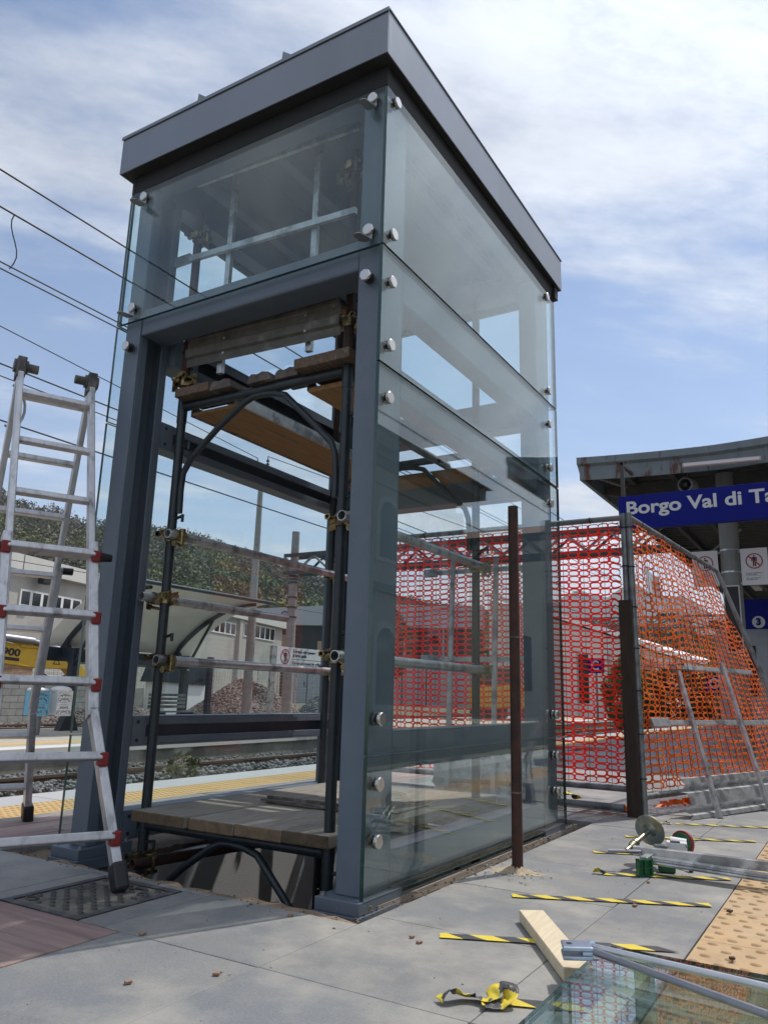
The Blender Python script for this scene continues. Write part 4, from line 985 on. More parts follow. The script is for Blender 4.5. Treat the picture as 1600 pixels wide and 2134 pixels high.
slab('manhole_bed', 'platform_concrete', MAN, -0.036, -0.012)

# hazard tape strips stuck to the paving
def tape(label, p, q, w, n, seed, slant=0.055):
    p, q = Vector((*p, 0)), Vector((*q, 0)); d = (q-p); L = d.length; d.normalize(); s = Vector((-d.y, d.x, 0)); r = random.Random(seed)
    t = thing('hazard_tape', label, 'tape', p, 'hazard tape strips on the paving')
    k = 0; x = -0.02; pw = L/n
    my, mk = MB(), MB()
    z = 0.0042
    def quad(mb, a, b, c, dd):
        mb.add([p+d*max(0, min(L, a))-s*w/2+Vector((0, 0, z+0.0005*r.random())), p+d*max(0, min(L, b))-s*w/2+Vector((0, 0, z)), p+d*max(0, min(L, c))+s*w/2+Vector((0, 0, z+0.0015*r.random())), p+d*max(0, min(L, dd))+s*w/2+Vector((0, 0, z))], [(0, 1, 2, 3)])
    for k in range(n+1):
        a = k*pw-slant
        m = MB(); quad(m, a+slant*1.0, a+pw*0.52+slant, a+pw*0.52, a); 
        if len(set(tuple(round(c, 4) for c in v) for v in m.v)) > 3: m.build('yellow_stripe', 'tape_yellow', t)
        m = MB(); quad(m, a+pw*0.52+slant+0.0005, a+pw+slant-0.0005, a+pw-0.0005, a+pw*0.52+0.0005)
        if len(set(tuple(round(c, 4) for c in v) for v in m.v)) > 3: m.build('black_stripe', 'tape_black', t)
    return t
tape('yellow and black tape strip passing under the glass sheets with a crumpled end', (0.775, -0.55), (1.05, -0.44), 0.048, 2, 0)
tape('yellow and black tape strip crossing beside the pale timber plank end and steel fork', (0.39, -0.157), (1.055, 0.150), 0.048, 5, 1)
tape('yellow and black tape strip just beyond the pale timber plank', (0.385, 0.465), (1.050, 0.795), 0.048, 6, 2)
tape('yellow and black tape strip lying under the green foot of the glazing lifter', (0.565, 1.075), (1.048, 1.325), 0.048, 5, 3)
tape('yellow and black tape strip lying under the round disc of the glazing lifter', (0.385, 1.55), (0.925, 1.80), 0.046, 5, 4)
tape('yellow and black tape strip behind the round disc of the glazing lifter', (0.40, 2.12), (1.03, 2.44), 0.046, 6, 5)
tape('yellow and black tape strip running towards the foot of the leaning guard frame', (0.54, 2.80), (1.045, 3.04), 0.046, 5, 6)
def tape_scrap(label, pts, seed, w=0.05):
    """a twisted ribbon of tape along a smooth path"""
    r = random.Random(seed); P = [Vector(p) for p in pts]; P = [P[0]*2-P[1]]+P+[P[-1]*2-P[-2]]; path = []
    for i in range(1, len(P)-2):
        for k in range(10):
            t = k/10; a, b, c, d = P[i-1], P[i], P[i+1], P[i+2]
            path.append(0.5*((2*b)+(c-a)*t+(2*a-5*b+4*c-d)*t*t+(3*b-a-3*c+d)*t**3))
    tw = r.uniform(0.2, 0.6); n = len(path); m = MB(); vs = []; L = 0; cum = [0]
    for i in range(1, n): L += (path[i]-path[i-1]).length; cum.append(L)
    nw = 5
    for i, p in enumerate(path):
        d = (path[min(i+1, n-1)]-path[max(i-1, 0)]).normalized(); s = d.cross(Vector((0, 0, 1))); s = s.normalized() if s.length > 1e-3 else Vector((0, 1, 0)); u = s.cross(d)
        ang = tw+1.3*noise.noise((cum[i]*16+seed*7, 0.3, seed)); sd_ = s*math.cos(ang)+u*math.sin(ang); ww = w*(1-0.35*abs(noise.noise((cum[i]*25, seed, 4))))
        for j in range(nw+1):
            q = p+sd_*ww*(j/nw-0.5)+u*0.006*noise.noise((cum[i]*60, j*0.9, seed+5)); vs.append((q.x, q.y, max(0.0065+0.0002*i/n, q.z)))
    for i in range(n-1):
        for j in range(nw):
            m.cur = 0 if ((cum[i]+0.45*w*j/nw)/0.085+seed*0.3) % 1 < 0.5 else 1
            k = i*(nw+1)+j; m.add([vs[k], vs[k+1], vs[k+nw+2], vs[k+nw+1]], [(0, 1, 2, 3)], True)
    o = m.build('tape_scrap', ['tape_yellow', 'tape_black'])
    bm = bmesh.new(); bm.from_mesh(o.data); bmesh.ops.remove_doubles(bm, verts=bm.verts, dist=1e-5); bm.to_mesh(o.data); bm.free()
    md = o.modifiers.new('thickness', 'SOLIDIFY'); md.thickness = 0.0008
    return tag(o, label, 'tape')
tape_scrap('crumpled yellow and black tape end standing up at the near edge of the paving', [(0.640, -0.655, 0.010), (0.660, -0.63, 0.028), (0.685, -0.600, 0.014), (0.715, -0.585, 0.012), (0.742, -0.590, 0.016), (0.762, -0.568, 0.036), (0.785, -0.552, 0.044), (0.795, -0.572, 0.022), (0.772, -0.598, 0.010), (0.735, -0.618, 0.012)], 1, 0.042)
tape_scrap('small curl of yellow and black tape left of the green lifter foot', [(0.525, 1.06, 0.008), (0.545, 1.075, 0.02), (0.56, 1.07, 0.012), (0.575, 1.085, 0.008)], 0, 0.03)
tape_scrap('crumpled roll of yellow and black tape beside the rear glass corner', [(-0.42, 3.40, 0.02), (-0.36, 3.42, 0.06), (-0.31, 3.40, 0.05), (-0.28, 3.45, 0.02), (-0.38, 3.46, 0.07)], 3, 0.08)
tape_scrap('small loose curl of yellow tape below the timber post', [(0.46, 2.74, 0.008), (0.49, 2.78, 0.014), (0.52, 2.76, 0.008)], 1, 0.03)

# pale timber plank
u = (Vector((0.858, -0.255, 0))-Vector((0.575, 0.178, 0))); L = u.length+0.06; u.normalize(); v = Vector((-u.y, u.x, 0))
m = MB(); c = Vector((0.572, 0.175, 0.021))+u*L/2; m.obox(c, v*0.042, u*L/2, (0, 0, 0.0185))
tag(m.build('timber_plank', 'new_wood', bevel=0.003), 'pale new timber plank lying diagonally with its end under the steel fork', 'plank')
# glass sheets with tie rods on top
def sheet(label, x0, x1, y0, y1, z0, z1):
    m = MB(); m.cur = 0; vs = [(x0, y0, z0), (x1, y0, z0), (x1, y1, z0), (x0, y1, z0), (x0, y0, z1), (x1, y0, z1), (x1, y1, z1), (x0, y1, z1)]
    m.add(vs, [(3, 2, 1, 0), (4, 5, 6, 7)]); m.cur = 1; m.add(vs, [(0, 1, 5, 4), (1, 2, 6, 5), (2, 3, 7, 6), (3, 0, 4, 7)])
    return tag(m.build('glass_sheet', ['pane_glass', 'glass_edge']), label, 'glass', 'loose glass sheets')
sheet('lower of two glass sheets lying flat on the paving at the near right', 0.905, 2.15, -1.75, -0.07, 0.030, 0.042)
sheet('upper of two glass sheets lying flat with its edge set back', 0.912, 2.15, -1.72, -0.185, 0.050, 0.062)
for k, (x, y) in enumerate(((1.02, -0.35), (1.9, -0.35))):
    m = MB(); m.box(x-0.03, x+0.03, -1.6, -0.2, 0.004, 0.029); tag(m.build('wood_batten', 'new_wood'), ['wooden batten under the left side of the glass sheets', 'wooden batten under the right side of the glass sheets'][k], 'batten')
tr = thing('tie_rod', 'pair of steel tie rods joined in a blue zinc fork lying on the glass sheets', 'tie rod', (0.89, -0.32, 0.09))
f0, f1 = Vector((0.856, -0.345, 0.092)), Vector((0.925, -0.315, 0.095)); fd = (f1-f0).normalized()
fs_ = Vector((-fd.y, fd.x, 0))
for k, (o, rad) in enumerate(((0.022, 0.0095), (-0.022, 0.0095))):
    m = MB(); a = f1+fs_*o*0.9; b = Vector((1.95, -0.40-0.0, 0.088)) if k == 0 else Vector((1.95, -0.78, 0.088))
    m.tube(a, b, rad, 14); m.build('rod', 'bright_steel' if k == 0 else 'dull_steel', tr)
m = MB(); m.obox((f0+f1)/2+Vector((0, 0, 0.006)), (f1-f0)*0.52, fs_*0.034, (0, 0, 0.0055)); m.obox((f0+f1)/2-Vector((0, 0, 0.016)), (f1-f0)*0.52, fs_*0.034, (0, 0, 0.0055)); m.obox(f1-fd*0.012-Vector((0, 0, 0.005)), fd*0.014, fs_*0.034, (0, 0, 0.0055))
m.build('fork', 'blue_zinc', tr, bevel=0.003)
m = MB(); m.tube(f0+fd*0.018+Vector((0, 0, 0.0118)), f0+fd*0.018+Vector((0, 0, 0.0126)), 0.008, 14); m.build('fork_hole', 'ink', tr)
m = MB(); m.tube(f1+fs_*0.020, f1+fs_*0.020+fd*0.013, 0.0135, 6); m.build('lock_nut', 'plate_blue', tr)

# glazing lifter lying on its side
gl = thing('glazing_lifter', 'galvanised glazing lifter lying on its side with round disc and green foot', 'lifting tool', (0.72, 1.2, 0))
T0, T1 = Vector((0.655, 1.262, 0.084)), Vector((1.75, 1.270, 0.088)); td = (T1-T0).normalized()
m = MB(); m.bar(T0, T1, 0.034, 0.040); m.build('main_tube', 'galvanised', gl, bevel=0.003)
B0, B1 = Vector((0.748, 1.215, 0.060)), Vector((1.75, 1.165, 0.046))
m = MB(); N_ = 20; bd = (B1-B0).normalized(); a = bd.orthogonal().normalized(); b = bd.cross(a)
vs = []
for c in (B0, B1): vs += [c+(a*math.cos(2*math.pi*i/N_)+b*math.sin(2*math.pi*i/N_))*(0.0195 if i % 2 else 0.0155) for i in range(N_)]
m.add(vs, [(i, (i+1)%N_, N_+(i+1)%N_, N_+i) for i in range(N_)]+[tuple(range(N_-1, -1, -1))]); m.build('ribbed_tube', 'galvanised', gl)
dc = Vector((0.690, 1.44, 0.150)); dn = Vector((-0.24, -0.93, -0.28)).normalized()
m = MB(); m.tube(dc-dn*0.004, dc+dn*0.001, 0.0735, 40, r2=0.072); m.tube(dc+dn*0.001, dc+dn*0.010, 0.035, 30, r2=0.012); m.build('suction_disc', 'zinc_disc', gl)
m = MB(); m.tube(dc, dc+dn*0.235, 0.0115, 14); m.tube(dc+dn*0.14, dc+dn*0.155, 0.019, 14); m.tube(dc+dn*0.165, dc+dn*0.195, 0.020, 14, r2=0.014); m.build('disc_shaft', 'zinc_disc', gl)
h = dc+dn*0.235
m = MB(); m.tube(h+Vector((-0.075, -0.03, -0.004)), h+Vector((0.06, 0.022, 0.0)), 0.0085, 12); m.build('tommy_bar', 'dull_steel', gl)
m = MB(); m.tube(h+Vector((0.05, 0.02, 0)), h+Vector((0.085, 0.0, -0.066)), 0.0065, 10); m.build('crank_leg', 'dull_steel', gl)
A0_, A1_ = Vector((0.722, 1.165, 0.070)), Vector((0.755, 1.40, 0.086))
m = MB(); m.bar(A0_, A1_, 0.032, 0.016); m.obox(A1_+Vector((0, -0.03, 0.012)), (0.03, 0, 0), (0, 0.02, 0), (0, 0, 0.006)); m.build('cross_arm', 'galvanised', gl, bevel=0.002)
m = MB(); fc = Vector((0.728, 1.150, 0.037)); ax, ay, az = Vector((0.026, 0.026, 0)), Vector((-0.007, 0.007, 0)), Vector((0, 0, 0.036))
m.obox(fc+ay*0.8, ax, ay*0.25, az)
for s in (-1, 1): m.obox(fc+ax*0.92*s, ax*0.08, ay, az); m.obox(fc+az*0.92*s, ax, ay, az*0.08)
m.obox(fc, ax*0.05, ay*0.8, az); m.obox(fc, ax, ay*0.8, az*0.05); m.build('green_foot', 'green_plastic', gl)
m = MB(); m.tube((0.765, 1.52, 0.098), (0.835, 1.535, 0.092), 0.024, 16); m.obox((0.80, 1.49, 0.088), (0.045, 0.008, 0), (-0.006, 0.03, 0), (0, 0, 0.018)); m.build('winch_body', 'sign_white', gl, bevel=0.004)
m = MB(); m.obox((0.797, 1.472, 0.100), (0.022, 0.004, 0), (-0.003, 0.012, 0), (0, 0, 0.010)); m.build('winch_slot', 'black_plastic', gl, bevel=0.003)
m = MB(); m.tube((0.847, 1.475, 0.095), (0.850, 1.462, 0.094), 0.006, 6); m.build('winch_bolt', 'dull_steel', gl)
wc = Vector((0.80, 1.62, 0.080)); wnv = Vector((-0.35, -0.9, 0.1)).normalized()
m = MB(); m.tube(wc-wnv*0.012, wc+wnv*0.006, 0.058, 28); m.build('wheel_rim', 'red_plastic', gl)
m = MB(); m.tube(wc+wnv*0.0065, wc+wnv*0.012, 0.050, 28, r2=0.046); m.build('wheel_disc', 'green_plastic', gl)
m = MB(); m.obox((0.79, 1.30, 0.018), (0.035, 0.01, 0), (-0.006, 0.02, 0), (0, 0, 0.014)); m.build('green_pad', 'green_plastic', gl, bevel=0.004)
m = MB(); m.tube((0.83, 1.44, 0.055), (0.875, 1.385, 0.015), 0.007, 8); m.build('bolt_shank', 'dull_steel', gl)
m = MB(); m.tube((0.868, 1.392, 0.022), (0.884, 1.374, 0.012), 0.014, 6); m.build('bolt_head', 'cast_iron', gl)

# loose chips of broken tile and scraps
chips = [(-0.365, -0.699, 'left of the long joint'), (-0.083, -1.002, 'nearest the bottom left corner'), (0.058, -0.823, 'below the centre joint'), (-0.126, -0.263, 'close to the corner column'),
         (0.326, -0.225, 'left of the second tape, the farther one'), (0.37, -0.258, 'left of the second tape, the nearer one'), (0.814, 0.612, 'beyond the middle tape strip'), (0.767, 1.039, 'in front of the green foot'),
         (1.127, 0.72, 'on the tan tactile strip near a tape end'), (1.21, 0.142, 'on the tan tactile strip next to the glass sheets')]
for k, (x, y, w) in enumerate(chips):
    m = MB(); r = random.Random(k); a = r.uniform(0, 3); s = r.uniform(0.008, 0.012)
    m.prism([(x+s*math.cos(a+t+r.uniform(-0.2, 0.2)), y+s*math.sin(a+t)*1.1, 0.008 if x > 1.09 else 0.0015) for t in (0, 1.6, 3.1, 4.7)], (0.001, 0, 0.006))
    tag(m.build('tile_chip', 'tile_chip' if k < 8 else 'rusty_tube'), 'small brown tile chip '+w if k < 8 else 'small dark scrap '+w, 'chip', 'loose chips')

# ================================================================== PLATFORM CANOPY WITH THE STATION SIGN
CA = thing('platform_canopy', 'grey rust streaked platform canopy with dark ribbed underside behind the station sign', 'canopy', (0.13, 9.8, 0))
FYC = 8.55
def croof(x):                                   # top of the butterfly roof at distance from the middle
    d = abs(x-0.13); return 4.245+0.012*d+0.028*d*d*(1 if x > 0.13 else 0.55)
CXL, CXR = -1.767, 2.9
xs = [CXL+(CXR-CXL)*k/24 for k in range(25)]
m = MB()
up_ = [(x, croof(x)) for x in xs]
def folded(y, d0, d1, push0, push1):
    vs = []
    for x, z in up_: vs += [(x+(0.05 if x < -1.7 and push1 < 0.0 else 0), y+push0, z-d0), (x+(0.05 if x < -1.7 and d0 > 0.1 else 0), y+push1, z-d1)]
    return vs
for d0, d1, a, b in ((0.0, 0.10, 0.0, 0.0), (0.10, 0.135, 0.0, 0.05), (0.135, 0.345, 0.05, 0.05)):
    vs = folded(FYC, d0, d1, a, b); n = len(vs)
    vs2 = vs+[(x, y+0.02, z) for x, y, z in vs]
    fs = []
    for k in range(24):
        i = 2*k; fs += [(i+1, i+3, i+2, i), (n+i, n+i+2, n+i+3, n+i+1), (i, i+2, n+i+2, n+i), (i+1, n+i+1, n+i+3, i+3)]
    fs += [(0, n, n+1, 1), (n-2, n-1, 2*n-1, 2*n-2)]
    m.add(vs2, fs)
m.build('canopy_fascia', 'canopy_paint', CA)
m = MB()
for x in (CXL+0.05, CXR-0.05):
    z = croof(x); m.box(x-0.03, x+0.03, FYC+0.075, 48, z-0.34, z-0.01)
m.build('eave_beam', 'canopy_paint', CA)
m = MB()                                          # ribbed underside
y = FYC+0.08; vs = []; fs = []
rows = 0
while y < 47.9:
    for dy, dz in ((0.0, 0.0), (0.09, 0.0), (0.115, 0.035), (0.205, 0.035)):
        vs += [(x, y+dy, z-0.07+dz) for x, z in up_]; rows += 1
    y += 0.23
m.add(vs, [(r*25+k, r*25+k+1, r*25+26+k, r*25+25+k) for r in range(rows-1) for k in range(24)])
tag(m.build('ribbed_underside', 'canopy_dark', CA), kind='stuff')
m = MB(); vs = []
for yy in (FYC+0.022, 48): vs += [(x, yy, z+0.006) for x, z in up_]
m.add(vs, [(k, k+1, 26+k, 25+k) for k in range(24)]); m.build('roof_covering', 'canopy_paint', CA)
for x in (-1.2, -0.55, 0.8, 1.5, 2.2):
    m = MB(); z = croof(x); m.box(x-0.04, x+0.04, FYC+0.09, 47.8, z-0.17, z-0.075); m.build('purlin', 'canopy_dark', CA)
for yy in (9.8, 17.8, 25.8, 33.8, 41.8):
    m = MB(); m.tube((0.13, yy, -0.02), (0.13, yy, 4.15), 0.135, 20); col_ = m.build('canopy_column', 'column_paint', CA)
    for z in (2.62, 2.95): mm = MB(); mm.tube((0.13, yy, z), (0.13, yy, z+0.022), 0.139, 20); mm.build('steel_strap', 'bright_steel', col_)
    for s in (-1, 1):
        e = CXL+0.1 if s < 0 else CXR-0.1
        m = MB(); m.prism([(0.13+s*0.1, yy-0.05, 3.55), (0.13+s*0.1, yy-0.05, 4.12), (e, yy-0.05, croof(e)-0.18), (e, yy-0.05, croof(e)-0.30)] if s < 0 else [(0.13+s*0.1, yy-0.05, 4.12), (0.13+s*0.1, yy-0.05, 3.55), (e, yy-0.05, croof(e)-0.30), (e, yy-0.05, croof(e)-0.18)], (0, 0.1, 0)); m.build('roof_bracket', 'canopy_dark', CA)
for x0, y0_, x1, y1_ in ((-1.6, 9.0, -0.1, 13.2), (-1.6, 13.4, -0.1, 9.9), (-1.6, 17.6, -0.1, 13.6)):
    m = MB(); m.tube((x0, y0_, croof(x0)-0.2), (x1, y1_, croof(x1)-0.2), 0.028, 8); m.build('wind_brace', 'column_paint', CA)
# tube lamp on the fascia, loudspeaker, lamps under the roof
tl = thing('tube_lamp', 'long pinkish tube lamp fixed along the rusty canopy fascia', 'lamp', (0.27, 8.45, 3.95))
m = MB(); m.bar((-0.235, 8.47, 3.972), (0.76, 8.47, 3.945), 0.06, 0.062); m.build('lamp_body', 'lamp_housing', tl, bevel=0.006)
m = MB(); m.bar((-0.215, 8.437, 3.972), (0.74, 8.437, 3.945), 0.006, 0.034); m.build('diffuser', 'sign_white', tl)
m = MB(); m.path([(0.09, 8.48, 3.93), (0.10, 8.47, 3.86), (0.085, 8.48, 3.80), (0.09, 8.52, 3.74)], 0.006, 6); m.build('cable', 'rubber', tl)
sp = thing('loudspeaker', 'small round loudspeaker hanging under the canopy above the sign', 'loudspeaker', (-0.28, 9.0, 3.84))
m = MB(); m.tube((-0.285, 8.85, 3.80), (-0.25, 9.15, 3.84), 0.105, 24, hollow=0.018); m.build('speaker_shell', 'column_paint', sp)
m = MB(); m.tube((-0.283, 8.87, 3.80), (-0.26, 9.05, 3.82), 0.03, 14, r2=0.05); m.tube((-0.262, 9.04, 3.82), (-0.252, 9.14, 3.835), 0.086, 20); m.build('speaker_cone', 'canopy_dark', sp)
m = MB(); m.box(-0.29, -0.25, 9.0, 9.04, 3.91, 4.16); m.build('speaker_bracket', 'canopy_dark', sp)
for k, (x, yy, lab) in enumerate(((0.75, 11.2, 'flat pinkish lamp under the canopy nearest the column'), (-0.6, 21, 'flat pinkish lamp far back under the canopy'))):
    t = thing('canopy_lamp', lab, 'lamp', (x, yy, 3.9), 'lamps under the canopy')
    m = MB(); m.box(x-0.1, x+0.1, yy-0.5, yy+0.5, 3.86, 3.93); m.build('lamp_body', 'lamp_housing', t)
    m = MB(); m.box(x-0.09, x+0.09, yy-0.48, yy+0.48, 3.855, 3.859); m.build('diffuser', 'sign_white', t)
    m = MB(); m.tube((x, yy-0.4, 3.93), (x, yy-0.4, 4.14), 0.008, 6); m.tube((x, yy+0.4, 3.93), (x, yy+0.4, 4.14), 0.008, 6); m.build('hanger', 'rubber', t)
# station name board
sg = thing('station_sign', 'long dark blue station name board with white letters hanging from the canopy', 'sign', (0.5, 8.0, 3.03))
m = MB(); m.box(-1.03, 2.02, 8.0, 8.10, 3.025, 3.495); m.build('board', 'sign_blue', sg, bevel=0.004)
text('Borgo Val di Taro', 'lettering', 'sign_letter', sg, (0.135, 7.997, 3.312), (1, 0, 0), (0, 0, 1), 0.172, 2.12, 0.003, 0.006)
for x in (-0.97, 1.9): m = MB(); m.box(x-0.025, x+0.025, 8.03, 8.07, 3.497, 4.0); m.box(x-0.02, x+0.02, 8.03, 8.75, 3.96, 4.0); m.build('hanger', 'canopy_dark', sg)
def ban(parent, c, r, xd, nrm):
    """prohibition ring with a walking figure standing on the yellow line"""
    c, xd, nrm = Vector(c), Vector(xd).normalized(), Vector(nrm).normalized(); z = Vector((0, 0, 1)); e = nrm*0.0015
    m = MB(); fs = []; vs = []; n = 28
    for k in range(n):
        a = 2*math.pi*k/n; d = xd*math.cos(a)+z*math.sin(a); vs += [c+d*r+e*2, c+d*r*0.86+e*2]
    m.add(vs, [(2*k, 2*((k+1)%n), 2*((k+1)%n)+1, 2*k+1) for k in range(n)]); a = xd*-0.66*r+z*0.66*r; p = (xd+z).normalized()*r*0.075
    m.add([c+a+p+e*2.6, c-a+p+e*2.6, c-a-p+e*2.6, c+a-p+e*2.6], [(0, 1, 2, 3)]); m.build('ban_ring', 'sign_red', parent)
    m = MB()
    def q(x0, x1, z0, z1): m.add([c+xd*x0*r+z*z0*r+e, c+xd*x1*r+z*z0*r+e, c+xd*x1*r+z*z1*r+e, c+xd*x0*r+z*z1*r+e], [(0, 1, 2, 3)])
    m.add([c+xd*0.10*r*math.cos(t*0.628)+z*(0.66*r+0.10*r*math.sin(t*0.628))+e for t in range(10)], [tuple(range(10))])
    q(-0.20, 0.20, 0.0, 0.50); q(-0.34, -0.24, -0.02, 0.46); q(0.24, 0.34, -0.02, 0.46); q(-0.24, 0.24, 0.42, 0.50); q(-0.18, -0.03, -0.68, 0.0); q(0.03, 0.18, -0.68, 0.0); m.build('figure', 'ink', parent)
    for a_, b_ in ((-0.62, -0.22), (0.22, 0.62)): m = MB(); q(a_, b_, -0.56, -0.50); m.build('yellow_line', 'tape_yellow', parent)
for lab, x0, x1, yy in (('white no crossing sign on the right side of the canopy column', 0.275, 0.635, 9.72), ('white no crossing sign left of the canopy column, half hidden by netting', -0.395, -0.035, 9.72)):
    t = thing('warning_sign', lab, 'sign', ((x0+x1)/2, yy, 2.42), 'no crossing signs on the column')
    zt, zb = 2.965, 2.425
    m = MB(); m.box(x0, x1, yy, yy+0.02, zb, zt); m.build('plate', 'sign_white', t, bevel=0.002)
    xc = (x0+x1)/2
    ban(t, (xc, yy-0.001, zt-0.19), 0.115, (1, 0, 0), (0, -1, 0))
    for k, (s, w) in enumerate((('È vietato oltrepassare', 0.21), ('la linea gialla', 0.14), ('Do not go beyond', 0.18), ('the yellow line', 0.145))):
        text(s, 'lettering', 'ink', t, (x0+0.06, yy-0.002, zt-0.365-0.022*k-(0.03 if k > 1 else 0)), (1, 0, 0), (0, 0, 1), 0.012, w, 0.001, 0.0003, 'LEFT')
    m = MB(); m.box(x0+0.06, x0+0.28, yy-0.002, yy-0.001, zt-0.405, zt-0.403); m.build('rule', 'ink', t)
    m = MB(); m.box(min(x0, 0.1), max(x1, 0.16), yy+0.0205, yy+0.032, zt-0.05, zt-0.02); m.box(min(x0, 0.1), max(x1, 0.16), yy+0.0205, yy+0.032, zb+0.02, zb+0.05); m.build('sign_bracket', 'dull_steel', t)
t = thing('poster_frame', 'narrow dark poster in a pale frame on the canopy column', 'poster', (0.14, 9.6, 1.5))
m = MB(); m.box(0.02, 0.24, 9.62, 9.65, 1.45, 2.42); m.build('frame', 'pale_band', t, bevel=0.003)
m = MB(); m.box(0.035, 0.225, 9.614, 9.6195, 1.47, 2.40); m.build('poster', 'ink', t)
t = thing('platform_number_sign', 'blue platform board with a white disc and the number 3', 'sign', (0.0, 14, 2.2))
m = MB(); m.box(-0.32, 0.55, 14.0, 14.08, 2.155, 2.73); m.build('board', 'sign_blue', t)
m = MB(); m.tube((0.04, 13.998, 2.285), (0.04, 13.994, 2.285), 0.115, 28); m.build('disc', 'sign_letter', t)
text('3', 'lettering', 'sign_blue', t, (0.04, 13.991, 2.285), (1, 0, 0), (0, 0, 1), 0.12, None, 0.002, 0.012)
m = MB(); m.box(0.5, 0.54, 14.02, 14.06, 2.73, 4.1); m.box(-0.3, -0.26, 14.02, 14.06, 2.73, 4.1); m.build('hanger', 'canopy_dark', t)
# waiting kiosk under the canopy
t = thing('platform_kiosk', 'low dark platform building under the canopy beyond the fence', 'kiosk', (0.6, 17, 0))
m = MB(); m.box(-0.9, 1.4, 15.0, 21.0, 0, 2.3); m.build('wall', 'grey_plate', t, bevel=0.01)
m = MB(); m.box(-1.0, 1.5, 14.9, 21.1, 2.301, 2.42); m.build('roof', 'galvanised_dark', t)
for x in (-0.65, 0.1, 0.85): m = MB(); m.box(x, x+0.5, 14.985, 14.999, 0.9, 1.9); m.build('window', 'window_glass', t)

# ================================================================== FAR PLATFORM: SHELTER, SIGN, BINS
SHX = -14.45
ws = thing('bus_style_shelter', 'dark framed platform shelter with curved translucent roof on the far platform', 'shelter', (SHX, 11.5, -0.3))
for yy in (9.75, 13.4):
    m = MB(); m.box(SHX-0.09, SHX+0.09, yy-0.10, yy+0.10, -0.30, 1.62); m.build('post', 'shelter_paint', ws, bevel=0.01)
    m = MB(); m.prism([(SHX-0.1, yy-0.26, -0.298), (SHX-0.1, yy+0.26, -0.298), (SHX-0.1, yy+0.12, 0.05), (SHX-0.1, yy-0.12, 0.05)], (0.2, 0, 0)); m.build('foot_plate', 'shelter_paint', ws)
    arc = [(SHX-0.25+0.0*k, yy, 1.45) if False else (SHX-0.5+2.9*(k/12), yy, 1.55+1.42*math.sin(math.pi*0.5*(k/12))**0.75) for k in range(13)]
    m = MB(); m.path(arc, [0.075-0.03*k/12 for k in range(13)], 8); m.build('arch_arm', 'shelter_paint', ws)
    m = MB(); m.tube((SHX, yy, 1.2), arc[6], 0.04, 8); m.build('strut', 'shelter_paint', ws)
    m = MB(); m.prism([(SHX-0.5, yy-0.06, 1.62), (SHX-0.28, yy-0.06, 1.72), (SHX+0.12, yy-0.06, 1.22), (SHX-0.02, yy-0.06, 1.12)], (0, 0.12, 0)); m.build('knuckle', 'shelter_paint', ws)
m = MB(); vs = []; n = 13
for yy in (9.2, 14.0): vs += [(SHX-0.45+2.95*(k/12), yy, 1.66+1.40*math.sin(math.pi*0.5*(k/12))**0.75) for k in range(n)]
m.add(vs, [(k, k+1, n+k+1, n+k) for k in range(n-1)], True); o = m.build('curved_roof', 'polycarbonate', ws); md = o.modifiers.new('thickness', 'SOLIDIFY'); md.thickness = 0.012
for z in ((0, 12),): m = MB(); m.tube((SHX+2.52, 9.15, 3.06), (SHX+2.52, 14.05, 3.06), 0.05, 8); m.build('edge_tube', 'shelter_paint', ws)
m = MB(); m.box(SHX-0.52, SHX-0.42, 9.2, 14.0, 1.30, 1.62); m.build('back_beam', 'shelter_paint', ws)
for yy in (9.95, 11.2, 12.35):
    m = MB(); m.box(SHX-0.21, SHX-0.20, yy, yy+1.08, -0.1, 1.25); m.build('glass_panel', 'clear_pane', ws)
    m = MB(); m.box(SHX-0.22, SHX-0.19, yy, yy+1.08, 1.255, 1.285); m.build('glass_rail', 'shelter_paint', ws)
bn = thing('platform_bench', 'slatted grey bench under the curved platform shelter', 'bench', (SHX+0.5, 12.6, -0.3))
for k in range(4): m = MB(); m.box(SHX+0.35+0.11*k, SHX+0.43+0.11*k, 11.9, 13.2, 0.12, 0.15); m.build('seat_slat', 'galvanised_dark', bn)
for k in range(4): m = MB(); m.box(SHX+0.30, SHX+0.325, 11.9, 13.2, 0.22+0.10*k, 0.29+0.10*k); m.build('back_slat', 'galvanised_dark', bn)
for yy in (12.05, 13.05): m = MB(); m.box(SHX+0.32, SHX+0.80, yy-0.02, yy+0.02, -0.3, 0.118); m.build('bench_leg', 'shelter_paint', bn)
po = MB(); po.box(-12.07, -11.95, 11.75, 11.87, -0.3, 1.50); tag(po.build('steel_post', 'shelter_paint', bevel=0.005), 'short dark square post standing on the far platform by the bench', 'post')
# yellow line warning board, facing the tracks
wb = thing('warning_sign', 'wide white warning board about the yellow line on the far platform', 'sign', (-11.6, 15, -0.3))
m = MB(); m.box(-11.64, -11.60, 13.86, 16.3, 1.365, 1.905); m.build('plate', 'sign_white', wb, bevel=0.003)
for yy in (13.75, 16.4): m = MB(); m.box(-11.68, -11.60, yy-0.09, yy+0.09, -0.3, 1.90); m.build('sign_post', 'galvanised', wb)
ban(wb, (-11.597, 14.22, 1.645), 0.20, (0, 1, 0), (1, 0, 0))
for k, (s, w, z) in enumerate((('È vietato oltrepassare', 1.05, 1.80), ('la linea gialla', 0.62, 1.69), ('Do not go beyond the yellow line', 1.55, 1.49))):
    text(s, 'lettering', 'ink', wb, (-11.598, 14.55, z), (0, 1, 0), (0, 0, 1), 0.075, w, 0.002, 0.004, 'LEFT')
m = MB(); m.box(-11.599, -11.597, 14.55, 16.15, 1.585, 1.595); m.build('rule', 'ink', wb)
